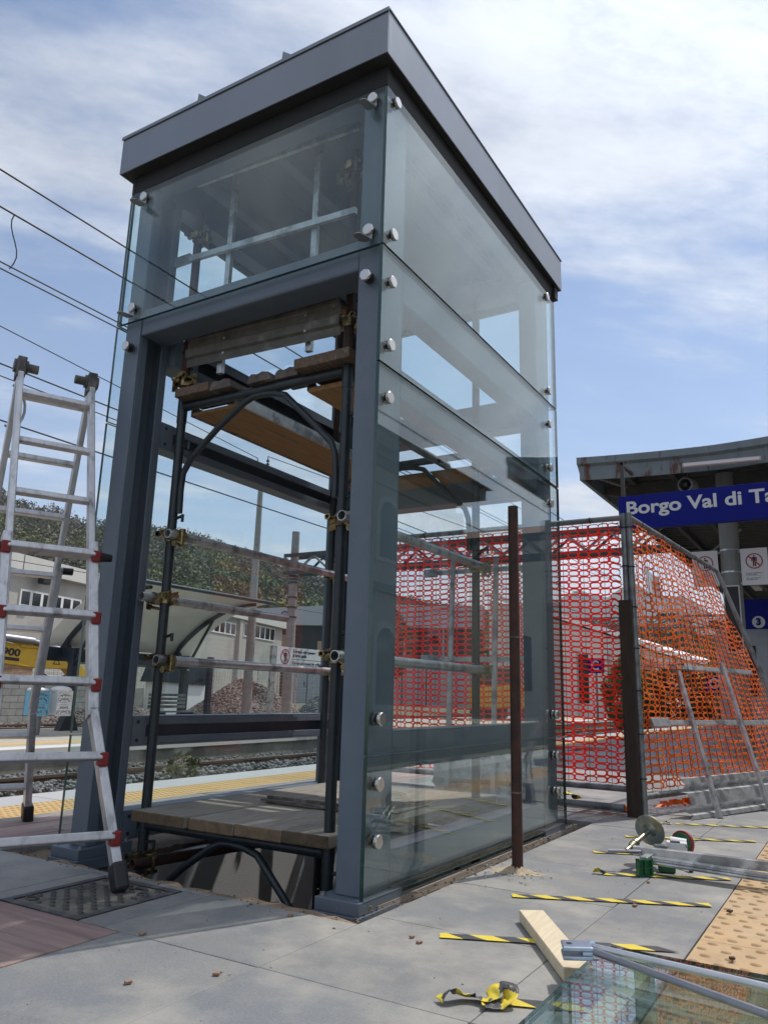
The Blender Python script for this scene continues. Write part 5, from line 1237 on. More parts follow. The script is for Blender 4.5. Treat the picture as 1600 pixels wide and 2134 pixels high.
# two litter baskets on one post
lb = thing('litter_bin', 'pair of lattice litter baskets, one blue and one white, on one post', 'litter bin', (-13.3, 8.17, -0.3))
m = MB(); m.tube((-13.3, 8.17, -0.3), (-13.3, 8.17, 0.72), 0.045, 10); m.build('bin_post', 'galvanised_dark', lb)
def basket(y0, mt, bag):
    x0, x1, y1, z0, z1 = -13.22, -12.92, y0+0.36, 0.10, 0.62; m = MB()
    for k in range(7):
        a = k/6
        for s in (-1, 1):
            m.bar((x1, y0+0.36*a, z1), (x1, max(y0, min(y1, y0+0.36*a+s*0.18)), z0), 0.012, 0.02)
    m.box(x0, x1, y0, y0+0.012, z0, z1); m.box(x0, x1, y1-0.012, y1, z0, z1); m.box(x0, x0+0.012, y0, y1, z0, z1); m.box(x0, x1, y0, y1, z0, z0+0.012)
    for z in (z0+0.02, z0+0.13, z0+0.26, z0+0.39, z1-0.02): m.box(x1-0.006, x1+0.006, y0, y1, z-0.014, z+0.014)
    tag(m.build('basket', mt, lb), kind='stuff')
    m = MB(); m.ellipsoid(((x0+x1)/2, (y0+y1)/2, z1+0.01), (0.20, 0, 0), (0, 0.235, 0), (0, 0, 0.09 if bag else 0.05), 14, 7); m.box(x0+0.02, x1-0.02, y0+0.02, y1-0.02, z0+0.02, z1); m.build('bin_bag', 'bag_film' if bag else 'plastic_white', lb)
basket(7.72, 'plastic_blue', False); basket(8.28, 'plastic_white', True)

# masts with the lattice gantry
ma = thing('catenary_mast', 'round concrete mast with banded top carrying the lattice beam', 'mast', (-13.0, 16.2, -0.3))
m = MB(); m.tube((-13.0, 16.2, -0.5), (-13.0, 16.2, 5.57), 0.165, 16, r2=0.118); m.build('mast_shaft', 'concrete_mast', ma)
for z in (2.9, 3.2, 3.5, 3.95, 4.05, 4.15): m = MB(); m.tube((-13.0, 16.2, z), (-13.0, 16.2, z+0.05), 0.155, 14); m.build('mast_band', 'lattice_steel', ma)
m = MB(); m.box(-13.3, -12.7, 15.9, 16.5, -0.5, -0.2); m.build('mast_base', 'sleeper', ma)
mc = thing('catenary_mast', 'tall slim grey concrete mast with insulators on its head, left of the banded mast', 'mast', (-13.0, 14.4, -0.3))
m = MB(); m.tube((-13.0, 14.4, -0.5), (-13.0, 14.4, 6.9), 0.15, 14, r2=0.07); m.build('mast_shaft', 'concrete_mast', mc)
m = MB(); m.box(-13.25, -12.75, 14.38, 14.44, 6.9, 6.96); m.build('cross_arm', 'lattice_steel', mc)
for x in (-13.2, -12.8):
    m = MB(); m.tube((x, 14.41, 6.96), (x, 14.41, 7.5), 0.015, 6)
    for k in range(4): m.tube((x, 14.41, 7.04+0.1*k), (x, 14.41, 7.08+0.1*k), 0.05, 8)
    m.build('insulator', 'lattice_steel', mc)
def gantry(label, x0, x1, y, zb, zt, step, w=0.5):
    t = thing('lattice_gantry', label, 'gantry', (x0, y, zb), 'lattice gantries over the tracks')
    for yy in (y-w/2, y+w/2):
        for z in (zb, zt): m = MB(); m.box(x0, x1, yy-0.04, yy+0.04, z-0.05, z+0.05); m.build('chord', 'lattice_steel', t)
        k = 0; x = x0
        while x < x1-0.01:
            m = MB(); m.bar((x, yy, zb+0.05 if k % 2 else zt-0.05), (min(x+step, x1), yy, zt-0.05 if k % 2 else zb+0.05), 0.05, 0.06); m.build('diagonal', 'lattice_steel' if yy > y else 'galvanised_dark', t); x += step; k += 1
    return t
gantry('dark lattice beam spanning the tracks from the banded mast behind the fence', -13.2, 7.6, 16.2, 4.25, 4.79, 0.55)
gantry('distant lattice beam low above the far end of the station', -21, 12, 62, 6.4, 7.3, 1.0, 0.8)
m = MB(); m.tube((7.4, 16.2, -0.8), (7.4, 16.2, 5.6), 0.17, 14, r2=0.13); tag(m.build('catenary_mast', 'concrete_mast'), 'concrete mast at the right hand end of the lattice beam', 'mast')
for x in (-20.5, 11.5): m = MB(); m.tube((x, 62, -0.9), (x, 62, 8.2), 0.2, 12); tag(m.build('catenary_mast', 'concrete_mast'), 'distant mast at the left end of the far lattice beam' if x < 0 else 'distant mast at the right end of the far lattice beam', 'mast')

# overhead wires, each with its own label
def wire(label, pts, r=0.011):
    m = MB(); m.path(pts, r, 5); return tag(m.build('overhead_wire', 'wire'), label, 'wire', 'overhead wires')
def span(x, z0, z1, y0=-18, y1=110, sag=0.0, n=40):
    return [(x, y0+(y1-y0)*k/n, z0+(z1-z0)*k/n-sag*abs(math.sin(math.pi*(y0+(y1-y0)*k/n-3)/50.0))*0.3) for k in range(n+1)]
wire('topmost overhead wire crossing behind the upper glass panel', span(-4.9, 5.49, 5.45), 0.010)
wire('second overhead wire crossing left of the upper glass panel', span(-4.9, 5.14, 5.0), 0.010)
wire('upper of the paired contact wires left of the shelter', span(-4.9, 4.60, 4.50), 0.008)
wire('lower of the paired contact wires left of the shelter', span(-4.9, 4.535, 4.44), 0.008)
wire('overhead wire passing over the ladder top', span(-8.0, 4.98, 5.0), 0.012)
wire('overhead wire just below the ladder top', span(-8.0, 4.81, 4.83), 0.009)
wire('lowest overhead wire passing behind the ladder rungs', span(-8.0, 4.20, 4.24), 0.012)
wire('thin wire running along the wooded hill side', [(-13, -20, 3.2), (-13, 60, 3.2)], 0.008)
wire('wire rising from the slim mast to the left', [(-13.2, 14.41, 7.5), (-13.0, 4, 8.1), (-12.6, -20, 9.6)], 0.012)
wire('wire falling from the slim mast to the right', [(-12.8, 14.41, 7.5), (-10.5, 26, 7.0), (-8, 60, 7.2)], 0.012)
for k, x in enumerate((4.2, 4.9)): wire(['near wire of the right hand track seen in the glass reflection', 'far wire of the right hand track seen in the glass reflection'][k], span(x, 4.9+0.5*k, 4.9+0.5*k), 0.012)
wire('third wire of the right hand track seen in the glass reflection', span(5.6, 4.5, 4.5), 0.014)
for k, (x, y, z0, z1) in enumerate(((-4.9, 1.2, 4.56, 5.12), (-8.0, 4.6, 4.2, 4.99))):
    m = MB(); m.path([(x, y+0.05*math.sin(t*0.7), z0+(z1-z0)*t/8) for t in range(9)], 0.006, 5); tag(m.build('dropper_wire', 'wire'), ['thin dropper wire between the upper overhead wires at the left edge', 'thin dropper wire beside the ladder top'][k], 'wire')
lp = MB(); lp.path([(-8.0+0.0, 3.3+0.22*math.sin(t), 4.45+0.30*math.cos(t)) for t in [k*0.33 for k in range(11)]], 0.02, 6); tag(lp.build('cable_loop', 'galvanised_dark'), 'curled cable end hanging by the top of the ladder', 'cable')

# ================================================================== BUILDINGS BEYOND
az = math.radians(-15.7); FD = Vector((math.sin(az), math.cos(az), 0)); FN = Vector((FD.y, -FD.x, 0))   # along the front, out of the front
C0 = Vector((-37.5, 46.6, 0))
wh = thing('warehouse', 'long rough grey concrete warehouse with a pale roof band and dark strip windows', 'building', C0+FD*-20)
def fp_(s, z, out=0.0): p = C0+FD*s+FN*out; return Vector((p.x, p.y, z))
def fbox(s0, s1, z0, z1, o0, o1):
    m = MB(); a = [fp_(s0, z0, o0), fp_(s1, z0, o0), fp_(s1, z0, o1), fp_(s0, z0, o1)]; m.prism(a, (0, 0, z1-z0)); return m
fbox(-62, 0, -0.6, 5.55, -18, 0).build('wall', 'wall_concrete', wh)
rb = fbox(-62.2, 0.4, 5.551, 6.22, -18.3, 0.35).build('roof_band', 'pale_band', wh)
for s in range(-60, 0, 6): fbox(s, s+0.05, 5.58, 6.20, 0.351, 0.362).build('band_joint', 'stone_dark', rb)
for s in (-52, -43.5, -31.2, -23.0, -15.5, -7.75): fbox(s-0.35, s+0.1, -0.6, 5.548, 0.002, 0.25).build('pilaster', 'wall_concrete', wh); fbox(s+0.3, s+0.42, -0.6, 5.54, 0.002, 0.12).build('downpipe', 'galvanised', wh)
def strip_window(s0, s1, z0, z1, n):
    f = fbox(s0, s1, z0, z1, 0.002, 0.06).build('window', 'white_paint', wh); w = (s1-s0)/n
    for k in range(n): fbox(s0+w*k+0.09, s0+w*(k+1)-0.09, z0+0.09, z1-0.09, 0.061, 0.066).build('pane', 'window_glass', f)
strip_window(-42.5, -37.5, 4.0, 4.72, 5); strip_window(-36.5, -31.9, 4.0, 4.72, 5); strip_window(-29.6, -25.4, 4.05, 4.80, 6); strip_window(-22.2, -16.5, 4.15, 4.95, 6); strip_window(-14.0, -8.4, 4.35, 5.2, 7); strip_window(-7.1, -1.6, 4.42, 5.42, 6)
t = thing('roof_lamp', 'small black floodlight under the pale band of the warehouse', 'lamp', fp_(-28.6, 5.3))
fbox(-28.9, -28.4, 5.1, 5.45, 0.26, 0.6).build('lamp_head', 'ink', t, bevel=0.05)
# lower workshop to the right of the warehouse
C1 = Vector((-47.5, 64.5, 0)); ws2 = thing('workshop', 'workshop with a broad pale metal fascia, dark open bays and grey sliding doors', 'building', C1)
def g(dx, dy, z): return Vector((C1.x+dx*0.885+dy*-0.466, C1.y+dx*0.466+dy*0.885, z))
def gbox(x0, x1, y0, y1, z0, z1): m = MB(); m.prism([g(x0, y0, z0), g(x1, y0, z0), g(x1, y1, z0), g(x0, y1, z0)], (0, 0, z1-z0)); return m
m = MB(); m.prism([g(-7, 0, 7.6), g(18, 0, 7.6), g(18, 0, 9.9), g(5.5, 0, 10.0), g(-7, 0, 9.2)], g(0, 1, 0)-g(0, 0, 0)); m.build('fascia', 'grey_plate', ws2)
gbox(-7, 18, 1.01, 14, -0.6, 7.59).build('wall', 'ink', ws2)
for k in range(6): gbox(-6.9+k*4.1, -6.75+k*4.1, 0.3, 0.6, -0.6, 7.58).build('post', 'grey_plate', ws2)
for k in range(8): d_ = gbox(-3.0+k*2.5, -0.62+k*2.5, 0.65, 0.75, -0.6, 3.4).build('sliding_door', 'grey_plate', ws2); gbox(-0.9+k*2.5, -0.8+k*2.5, 0.60, 0.649, 1.2, 1.7).build('handle', 'ink', d_)
for (x0, x1, z0, z1, mt) in ((-5.6, -3.0, 4.4, 6.6, 'brick_orange'), (0.3, 2.0, 4.6, 6.0, 'brick_orange'), (2.3, 3.9, 4.0, 6.1, 'leaf_spring'), (-2.6, -0.6, 4.1, 5.2, 'leaf_spring')): gbox(x0, x1, 0.98, 1.005, z0, z1).build('window', mt, ws2)
for x in (-3.2, 1.6): m = MB(); m.path([g(x, -0.1, 8.7)+Vector((0.3*math.cos(a), 0.15*math.cos(a), 0.3*math.sin(a))) for a in [k*math.pi/6 for k in range(12)]], 0.06, 6, True); m.build('pulley_wheel', 'lattice_steel', ws2)
# orange brick outhouse and grey block wall with excavator
bh = thing('brick_outhouse', 'low pale orange brick outhouse beneath the yellow excavator boom', 'outhouse', (-24, 15.2, -0.42))
bme = MB(); bme.box(0, 0.03, 0.004, 0.236, 0.004, 0.116); bme = bme.mesh('brick', 'brick_orange')
m = MB(); m.box(-28, -24.031, 11.5, 15.4, -0.5, 1.62); m.build('wall', 'brick_orange', bh)
for r_ in range(17):
    for k in range(16): inst('brick', bme, bh, (-24.03, 11.55+0.24*k-(0.12 if r_ % 2 else 0), -0.42+0.12*r_))
m = MB(); m.box(-28.2, -23.9, 11.3, 15.6, 1.621, 1.72); m.build('roof', 'stone_dark', bh)
bw = thing('block_wall', 'low grey concrete block wall at the back of the track yard', 'wall', (-21, 14, -0.42))
blk = MB(); blk.box(0, 0.2, 0.006, 0.494, 0.006, 0.194); blk = blk.mesh('block', 'block_grey')
for r_ in range(6):
    for k in range(26): inst('block', blk, bw, (-21, 4.0+0.5*k-(0.25 if r_ % 2 else 0), -0.42+0.2*r_))
m = MB(); m.box(-20.95, -20.86, 3.9, 17.0, -0.42, 0.77); m.build('mortar_core', 'stone_dark', bw)
ex = thing('excavator', 'yellow tracked excavator with its boom stretched out to the right', 'excavator', (-22.5, 8.5, -0.42))
m = MB(); m.prism([(-22.7, 9.0, 1.75), (-22.7, 9.0, 2.35), (-22.7, 12.4, 2.16), (-22.7, 14.2, 1.90), (-22.7, 15.9, 1.72), (-22.7, 15.9, 1.28), (-22.7, 14.0, 1.28), (-22.7, 12.4, 1.42)], (0.42, 0, 0)); bo = m.build('boom', 'yellow_paint', ex, bevel=0.03)
m = MB(); m.box(-22.74, -22.24, 13.6, 14.6, 1.905, 2.12); m.build('boom_bracket', 'yellow_paint', ex, bevel=0.04)
text('900', 'lettering', 'ink', bo, (-22.272, 13.30, 1.74), (0, 1, -0.06), (0, 0.06, 1), 0.22, 0.66, 0.006, 0.012)
m = MB(); m.bar((-22.274, 13.0, 1.55), (-22.274, 13.62, 1.51), 0.005, 0.10); m.build('maker_plate', 'ink', bo)
m = MB(); 
m.add([(-22.272, 14.9, 1.42), (-22.272, 15.22, 1.42), (-22.272, 15.06, 1.68), (-22.272, 14.95, 1.45), (-22.272, 15.17, 1.45), (-22.272, 15.06, 1.62)], [(0, 1, 4, 3), (1, 2, 5, 4), (2, 0, 3, 5)]); m.build('warning_triangle', 'ink', bo)
for k in range(3):
    m = MB(); m.path([(-22.5+0.12*k, 9.2+0.62*t, 2.42+0.05*math.sin(t*1.7+k)-0.0062*t*t*1.0) for t in range(12)], 0.032, 6); m.build('hydraulic_hose', 'rubber', ex)
m = MB(); m.bar((-22.5, 15.6, 1.55), (-22.5, 17.6, -0.1), 0.4, 0.5); m.build('stick', 'yellow_paint', ex, bevel=0.03)
m = MB(); m.tube((-22.2, 14.0, 2.15), (-22.2, 16.2, 1.75), 0.09, 12); m.tube((-22.2, 12.6, 2.22), (-22.2, 14.0, 2.15), 0.13, 12); m.build('boom_cylinder', 'dull_steel', ex)
m = MB(); m.path([(-22.2, 14.3+0.2*t, 1.25-0.30*math.sin(t*0.45)) for t in range(8)], 0.025, 6); m.build('hydraulic_hose', 'rubber', ex)
m = MB(); m.prism([(-22.9, 17.2, 0.2), (-22.9, 18.1, -0.1), (-22.9, 17.9, -0.42), (-22.9, 17.2, -0.4)], (0.8, 0, 0)); m.build('bucket', 'dull_steel', ex)
m = MB(); m.box(-24.0, -21.4, 5.2, 8.4, 0.5, 1.9); m.build('body', 'yellow_paint', ex, bevel=0.08)
m = MB(); m.box(-22.9, -21.5, 7.0, 8.6, 1.0, 2.7); m.build('cab', 'window_glass', ex, bevel=0.06)
for x in (-24.0, -21.9): m = MB(); m.box(x, x+0.55, 4.8, 8.8, -0.42, 0.42); m.build('crawler_track', 'rubber', ex, bevel=0.2)
m = MB(); m.tube((-22.7, 6.9, 0.42), (-22.7, 6.9, 0.50), 0.6, 16); m.build('slew_ring', 'dull_steel', ex)
# yard clutter
yf = thing('wire_yard_fence', 'grey wire mesh yard fence in front of the warehouse', 'fence', (-24.5, 22, -0.42))
for k in range(16): m = MB(); m.tube((-24.5, 15.7+k*1.6, -0.45), (-24.5, 15.7+k*1.6, 1.7), 0.03, 8); m.build('fence_post', 'galvanised', yf)
m = MB()
for k in range(130): m.tube((-24.5, 15.7+k*0.185, -0.4), (-24.5, 15.7+k*0.185, 1.65), 0.006, 4)
for z in range(12): m.tube((-24.5, 15.7, -0.3+z*0.17), (-24.5, 39.7, -0.3+z*0.17), 0.006, 4)
tag(m.build('fence_mesh', 'galvanised', yf), kind='stuff')
ck = thing('site_container', 'small white site box with a dark tarpaulin and a red rag', 'container', (-21.3, 20.1, -0.42))
m = MB(); m.box(-22.0, -20.9, 18.9, 21.1, -0.42, 0.95); m.build('box', 'white_paint', ck, bevel=0.02)
m = MB(); m.prism([(-22.1, 18.7, 0.951), (-20.8, 18.7, 0.951), (-20.8, 18.9, 1.75), (-22.1, 19.0, 1.7)], (0, 2.3, -0.08)); m.build('tarpaulin', 'shelter_paint', ck)
m = MB(); m.obox((-20.85, 20.5, 1.02), (0.05, 0, 0), (0, 0.3, 0.08), (0, -0.02, 0.07)); m.build('red_rag', 'red_plastic', ck)
for k, (y0, a, lab) in enumerate(((16.9, 0.35, 'pale concrete trough lying tilted among the rubble, the left one'), (17.8, 0.1, 'pale concrete trough lying tilted among the rubble, the right one'), (16.0, -0.2, 'broken concrete slab leaning at the left of the rubble'))):
    m = MB(); m.obox((-21.6, y0, 0.22), (0.35, 0, 0.1), (0, 0.42, a*0.4), (0, -a*0.3, 0.38)); tag(m.build('concrete_block', 'block_grey', bevel=0.03), lab, 'concrete block')
m = MB(); m.obox((-18.8, 27.6, 0.25), (0.1, 0.5, 0.0), (-0.3, 0.5, -0.1), (0.0, 0.05, 0.55)); tag(m.build('white_sheet', 'white_paint'), 'white sheet leaning behind the dark grey stone heap', 'sheet')

# ================================================================== RIGHT BACKGROUND, SEEN THROUGH THE NETS
fb = thing('goods_shed', 'long pale goods shed with a sloping white roof edge beyond the red net', 'building', (-14, 45, -0.5))
m = MB(); m.prism([(-19, 45, -0.5), (-8.6, 45, -0.5), (-8.6, 45, 3.5), (-10.2, 45, 4.2), (-19, 45, 7.0)], (0, 30, 0)); m.build('wall', 'plaster_white', fb)
m = MB(); m.prism([(-19.2, 44.7, 7.2), (-10.0, 44.7, 4.25), (-8.3, 44.7, 3.5), (-8.3, 44.7, 3.8), (-10.0, 44.7, 4.55), (-19.2, 44.7, 7.55)], (0, 30.6, 0)); m.build('roof', 'white_paint', fb)
for k in range(6): m = MB(); m.box(-17.6+k*1.5, -17.0+k*1.5, 44.97, 44.999, 0.5, 3.4); m.build('window', 'window_glass' if k % 2 else 'pale_band', fb)
for k in range(5): m = MB(); m.box(-17.2+k*1.9, -16.95+k*1.9, 44.7, 44.96, -0.5, 3.6); m.build('pillar', 'pale_band', fb)
for k, (x, y, z, lab) in enumerate(((-6.3, 25.0, 1.9, 'small dark blue track sign on a grey post seen through the red net'), (-2.45, 25.0, 1.35, 'small dark blue platform sign on a post seen through the orange net'))):
    t = thing('track_sign', lab, 'sign', (x, y, 0), 'small blue signs on the far platform'); m = MB(); m.box(x-0.28, x+0.28, y, y+0.05, z-0.26, z+0.26); m.build('plate', 'sign_blue', t)
    m = MB(); m.path([(x+0.14*math.cos(a), y-0.004, z+0.14*math.sin(a)) for a in ([q*math.pi/8 for q in range(2, 15)] if k == 0 else [q*math.pi/8 for q in range(17)])], 0.035, 6); m.build('ring_mark', 'sign_white', t)
    m = MB(); m.tube((x, y+0.03, 0.0), (x, y+0.03, z-0.26), 0.04, 8); m.build('post', 'galvanised_dark', t)
# parked yellow track machine
tv = thing('track_machine', 'yellow track maintenance machine standing far behind the red net', 'rail vehicle', (-12.5, 33, -0.4))
m = MB(); m.box(-14.2, -11.2, 31.5, 34.5, 0.25, 1.25); m.build('body', 'yellow_paint', tv, bevel=0.05)
m = MB(); m.box(-14.0, -12.9, 31.7, 34.2, 1.251, 2.1); m.build('cab', 'window_glass', tv, bevel=0.05)
for x in (-13.8, -11.8): m = MB(); m.tube((x, 31.6, -0.02), (x, 34.4, -0.02), 0.38, 16); m.build('wheel_set', 'ink', tv)
# station building on the right, behind the camera side (mirrored in the glass)
sb = thing('station_building', 'tall plastered station building with a heavy cornice and arched windows', 'building', (13, 10, -0.5))
m = MB(); m.box(10.0, 20, -4, 21.4, -0.5, 7.3); m.build('wall', 'plaster_warm', sb)
m = MB(); m.box(9.85, 20.2, -4.2, 21.6, 7.301, 7.6); m.box(9.3, 20.8, -4.8, 22.4, 7.601, 8.0); m.build('cornice', 'stone_dark', sb)
m = MB(); m.prism([(9.1, -5, 8.001), (20.9, -5, 8.001), (15, -5, 9.8)], (0, 27.6, 0)); m.build('roof', 'roof_tile', sb)
m = MB(); m.box(9.9, 9.999, -4, 21.4, 3.6, 3.85); m.build('string_course', 'stone_dark', sb)
for y in range(-2, 21, 3):
    for z0, z1 in ((0.3, 2.3), (4.5, 6.0)):
        yy = y+0.1; pts = [(9.93, yy, z0), (9.93, yy+1.2, z0), (9.93, yy+1.2, z1)]+[(9.93, yy+0.6+0.6*math.cos(a), z1+0.5*math.sin(a)) for a in [q*math.pi/8 for q in range(1, 8)]]+[(9.93, yy, z1)]
        m = MB(); m.prism(pts, (0.05, 0, 0)); f = m.build('window', 'pale_band', sb); c = Vector((0, yy+0.6, (z0+z1)/2))
        m = MB(); m.prism([(9.92, c.y+(p[1]-c.y)*0.82, c.z+(p[2]-c.z)*0.86) for p in pts], (0.005, 0, 0)); m.build('pane', 'window_glass', f)
    m = MB(); m.box(9.94, 9.999, y+1.8, y+2.3, 4.3, 6.2); m.build('shutter', 'shelter_paint', sb)
s2 = thing('annex_building', 'smaller gabled plaster building further along the right hand platform', 'building', (12, 31, -0.5))
m = MB(); m.prism([(10, 26.5, -0.5), (10, 36, -0.5), (10, 36, 6.6), (10, 31.3, 8.2), (10, 26.5, 6.6)], (9, 0, 0)); m.build('wall', 'plaster_warm', s2)
m = MB(); m.prism([(9.6, 26, 6.5), (9.6, 31.3, 8.25), (9.6, 36.5, 6.5), (9.6, 36.5, 6.75), (9.6, 31.3, 8.55), (9.6, 26, 6.75)], (10, 0, 0)); m.build('roof', 'roof_tile', s2)
for y in (28, 31, 34): m = MB(); m.box(9.95, 9.999, y-0.5, y+0.5, 1.0, 3.2); m.build('window', 'window_glass', s2)
m = MB(); m.box(7.4, 60, -40, 150, -0.9, -0.02); tag(m.build('station_forecourt', 'old_paving'), kind='structure')

# ================================================================== HILLS, WOODS, SHRUBS
def polar(name, mt, ridge, r0_, r1, n_az, n_r, zbase, pw=1.2, rough=2.0, seed=0.0):
    """ridge: list of (azimuth deg from +y towards +x, height)"""
    A = [a for a, h in ridge]; Hh = [h for a, h in ridge]; vs = []; fs = []
    for i in range(n_az+1):
        a = A[0]+(A[-1]-A[0])*i/n_az; h = float(np.interp(a, A, Hh))
        for j in range(n_r+1):
            t = j/n_r; r = r0_+(r1-r0_)*t; x, y = r*math.sin(R(a)), r*math.cos(R(a))
            z = zbase+(h-zbase)*(t**pw)+rough*t*noise.noise((x*0.02+seed, y*0.02, 0))+0.4*rough*t*noise.noise((x*0.08+seed, y*0.08, 5))
            vs.append((x, y, z))
    fs = [(i*(n_r+1)+j, (i+1)*(n_r+1)+j, (i+1)*(n_r+1)+j+1, i*(n_r+1)+j+1) for i in range(n_az) for j in range(n_r)]
    m = MB(); m.add(vs, fs, True); o = tag(m.build(name, mt), kind='structure'); return o
HR = [(-100, 62), (-80, 72), (-66, 78), (-58.6, 68), (-52, 60), (-48.7, 60), (-44.6, 56), (-38.4, 47), (-35, 42), (-27.6, 33), (-18, 26), (-8, 18), (4, 10), (15, 6)]
polar('hill', 'hill_soil', HR, 95, 335, 90, 30, -1.0)
MR = [(-40, 150), (-24, 165), (-20.6, 178), (-18.2, 196), (-13.8, 221), (-10.6, 203), (-7.1, 157), (-4.9, 128), (4, 90), (20, 80), (40, 60)]
polar('mountain', 'mountain_wood', MR, 700, 1620, 80, 16, -1.0, 1.5, 22.0, 4.0)
def forest(name, n, seed, az0, az1, t0, t1, mats, hmin, hmax, nl, leaf, ridge=HR, r0_=95, r1=335, tilt=1.0):
    """one mass of small spring trees: leaf clumps and thin trunks on the hillside"""
    r = np.random.default_rng(seed); A = [a for a, h in ridge]; Hh = [h for a, h in ridge]
    a = r.uniform(az0, az1, n); t = t0+(t1-t0)*r.uniform(0, 1, n)**0.8; h = np.interp(a, A, Hh)
    rad = r0_+(r1-r0_)*t; X = rad*np.sin(np.radians(a)); Y = rad*np.cos(np.radians(a)); Z = -1+(h+1)*t**1.2
    Z = Z+np.array([2*tt*noise.noise((x*0.02, y*0.02, 0))+0.8*tt*noise.noise((x*0.08, y*0.08, 5)) for x, y, tt in zip(X, Y, t)])
    H = r.uniform(hmin, hmax, n); Wd = H*r.uniform(0.30, 0.48, n)
    th = r.uniform(0, 6.283, (n, nl)); ph = np.arccos(r.uniform(-0.75, 1, (n, nl))); q = r.uniform(0.45, 1.0, (n, nl))**0.5
    lx = X[:, None]+Wd[:, None]*q*np.sin(ph)*np.cos(th); ly = Y[:, None]+Wd[:, None]*q*np.sin(ph)*np.sin(th)
    lz = Z[:, None]+H[:, None]*(0.58+0.42*q*np.cos(ph)*r.uniform(0.8, 1.05, (n, nl)))
    C = np.stack([lx, ly, lz], -1).reshape(-1, 3); m_ = len(C)
    d1 = r.normal(0, 1, (m_, 3)); d1 /= np.linalg.norm(d1, axis=1)[:, None]; d2 = np.cross(d1, r.normal(0, 1, (m_, 3))); d2 /= np.linalg.norm(d2, axis=1)[:, None]
    s = leaf*r.uniform(0.6, 1.3, (m_, 1))
    V = np.stack([C-d1*s-d2*s*0.6, C+d1*s-d2*s*0.7, C+d1*s*0.8+d2*s*0.7, C-d1*s*0.7+d2*s*0.8], 1).reshape(-1, 3)
    nf = m_; F = np.arange(nf*4)
    mi = np.repeat(r.choice(len(mats), n, p=[p for _, p in mats]), nl)
    # trunks: two crossed slivers each
    tw = 0.10
    T = []
    for dx, dy in ((tw, 0), (0, tw)):
        T.append(np.stack([np.stack([X-dx, Y-dy, Z-1], -1), np.stack([X+dx, Y+dy, Z-1], -1), np.stack([X+dx*0.4, Y+dy*0.4, Z+H*0.97], -1), np.stack([X-dx*0.4, Y-dy*0.4, Z+H*0.97], -1)], 1))
    T = np.concatenate(T, 0).reshape(-1, 3); V = np.concatenate([V, T], 0); nt_ = len(T)//4
    me = bpy.data.meshes.new(name); me.vertices.add(len(V)); me.vertices.foreach_set('co', V.reshape(-1))
    tot = nf+nt_; me.loops.add(tot*4); me.loops.foreach_set('vertex_index', np.arange(tot*4)); me.polygons.add(tot)
    me.polygons.foreach_set('loop_start', np.arange(0, tot*4, 4)); me.polygons.foreach_set('loop_total', np.full(tot, 4))
    me.polygons.foreach_set('material_index', np.concatenate([mi, np.full(nt_, len(mats))]).astype(np.int32))
    for k, _ in mats: me.materials.append(MATS[k])
    me.materials.append(MATS['bark']); me.update(calc_edges=True)
    o = bpy.data.objects.new(name, me); COL.objects.link(o); return tag(o, kind='stuff')
forest('woodland', 2600, 31, -72, -2, 0.12, 0.80, [('leaf_spring', 0.42), ('leaf_dark', 0.33), ('leaf_brown', 0.25)], 6, 11, 120, 0.42)
forest('woodland', 2300, 32, -72, -2, 0.72, 1.0, [('leaf_spring', 0.10), ('leaf_dark', 0.30), ('leaf_brown', 0.60)], 6, 10, 60, 0.36)
forest('hillside_scrub', 2600, 33, -72, 8, 0.0, 0.7, [('leaf_spring', 0.5), ('leaf_dark', 0.3), ('leaf_brown', 0.2)], 2, 4.5, 60, 0.38)

def leafy(name, label, cat, loc, rx, ry, h, n, leaf, mt, seed, trunk=None, group=None):
    t = thing(name, label, cat, loc, group); r = random.Random(seed); m = MB(); c = Vector(loc); z0 = h*0.35 if trunk else 0.0
    for _ in range(n):
        a = r.uniform(0, 6.283); q = r.uniform(0.2, 1)**0.5; zz = r.uniform(0, 1); prof_ = math.sin(math.pi*(0.12+0.83*zz))**0.7
        p = c+Vector((rx*q*prof_*math.cos(a), ry*q*prof_*math.sin(a), z0+(h-z0)*zz)); d = Vector((r.gauss(0, 1), r.gauss(0, 1), r.gauss(0, 0.7))).normalized(); e = d.orthogonal().normalized(); s = leaf*r.uniform(0.6, 1.3)
        m.add([p-d*s, p+e*s*0.45, p+d*s, p-e*s*0.45], [(0, 1, 2, 3)])
    m.build('crown' if trunk else 'foliage', mt, t)
    m = MB()
    if trunk: m.tube(c-Vector((0, 0, 0.3)), c+Vector((0, 0, h*0.8)), trunk, 8, r2=trunk*0.3)
    for _ in range(7 if trunk else 9):
        a = r.uniform(0, 6.283); b = c+Vector((0, 0, h*r.uniform(0.2, 0.5) if trunk else 0)); m.tube(b, c+Vector((rx*0.8*math.cos(a), ry*0.8*math.sin(a), h*r.uniform(0.6, 0.95))), 0.02 if not trunk else trunk*0.35, 5, r2=0.004)
    m.build('trunk' if trunk else 'stem', 'bark', t); return t
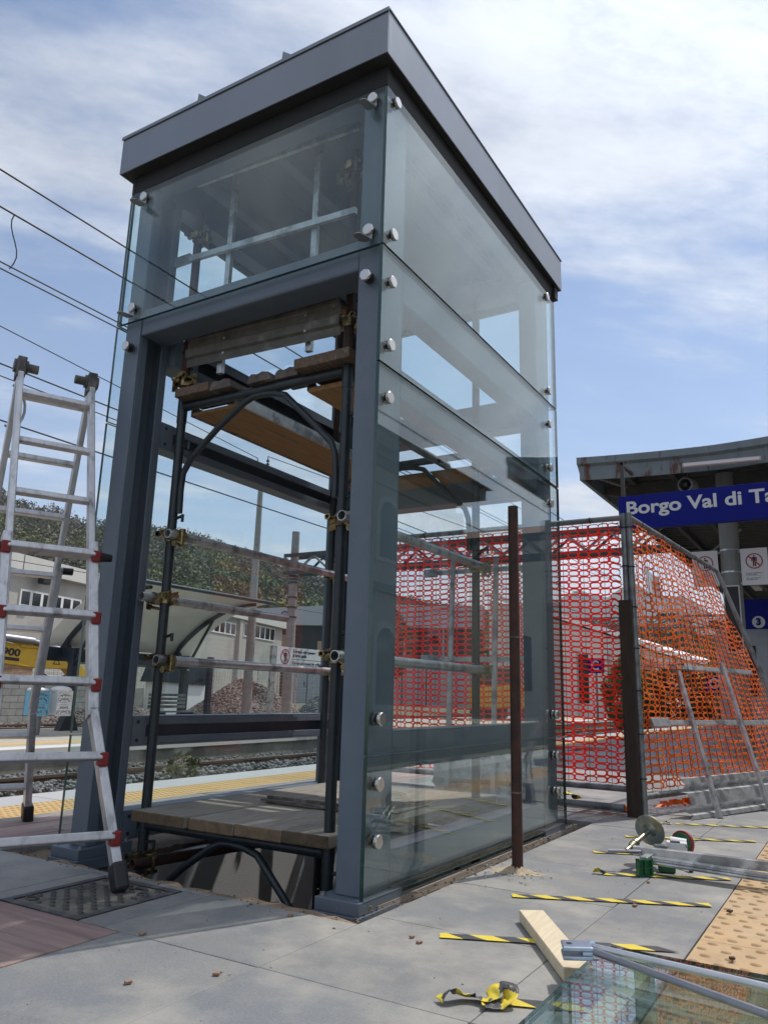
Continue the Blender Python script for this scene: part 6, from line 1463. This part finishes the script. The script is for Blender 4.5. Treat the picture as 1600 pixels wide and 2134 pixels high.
leafy('weed_plant', 'small bright green weed growing beside the rail', 'plant', (-6.45, 5.55, -0.55), 0.28, 0.26, 0.42, 170, 0.055, 'leaf_spring', 1)
leafy('weed_plant', 'tiny green weed on the far rail bed', 'plant', (-7.6, 12.0, -0.6), 0.3, 0.3, 0.25, 90, 0.05, 'leaf_spring', 2)
for k, (x, y, h, rx) in enumerate(((-6.5, 31, 3.0, 1.3), (-4.9, 31.5, 2.6, 1.4), (-3.2, 32, 2.8, 1.5), (-1.6, 33, 3.2, 1.4))):
    leafy('shrub', ['green shrub behind the orange net, nearest the fence corner', 'second green shrub behind the orange net', 'third green shrub behind the orange net', 'tall green shrub behind the orange net near the canopy'][k], 'shrub', (x, y, -0.4), rx, 1.2, h, 2200, 0.15, 'leaf_spring' if k != 1 else 'leaf_dark', 10+k, None, 'shrubs beyond the far platform')
for k, (x, y, h, rx, mt) in enumerate(((-30, 50, 8, 2.6, 'leaf_dark'), (-24, 66, 10, 3.2, 'leaf_spring'), (-16, 88, 11, 4, 'leaf_dark'), (-6, 92, 9, 4, 'leaf_brown'), (-52, 40, 8, 3.0, 'leaf_spring'), (2, 70, 9, 4, 'leaf_dark'))):
    leafy('tree', ['dark tree right of the workshop', 'spring green tree beyond the track yard', 'dark tree behind the pale goods shed', 'bare brownish tree behind the orange net', 'spring green tree behind the warehouse roof', 'dark tree beyond the canopy'][k], 'tree', (x, y, -0.8), rx, rx, h, 900, 0.32, mt, 40+k, 0.22)

# ================================================================== AIR
m = MB(); m.box(-1900, 1900, -400, 1900, -4.0, 300)
hz = m.build('haze', 'wire'); hz.data.materials.clear()
hm = bpy.data.materials.new('haze_air'); hm.use_nodes = True; N = hm.node_tree.nodes; N.clear()
pv = N.new('ShaderNodeVolumePrincipled'); pv.inputs['Color'].default_value = (0.86, 0.90, 0.97, 1); pv.inputs['Density'].default_value = 0.00026; pv.inputs['Anisotropy'].default_value = 0.2
ho = N.new('ShaderNodeOutputMaterial'); hm.node_tree.links.new(pv.outputs[0], ho.inputs['Volume'])
hz.data.materials.append(hm); tag(hz, kind='stuff'); hz.display_type = 'WIRE'

bpy.context.view_layer.update()
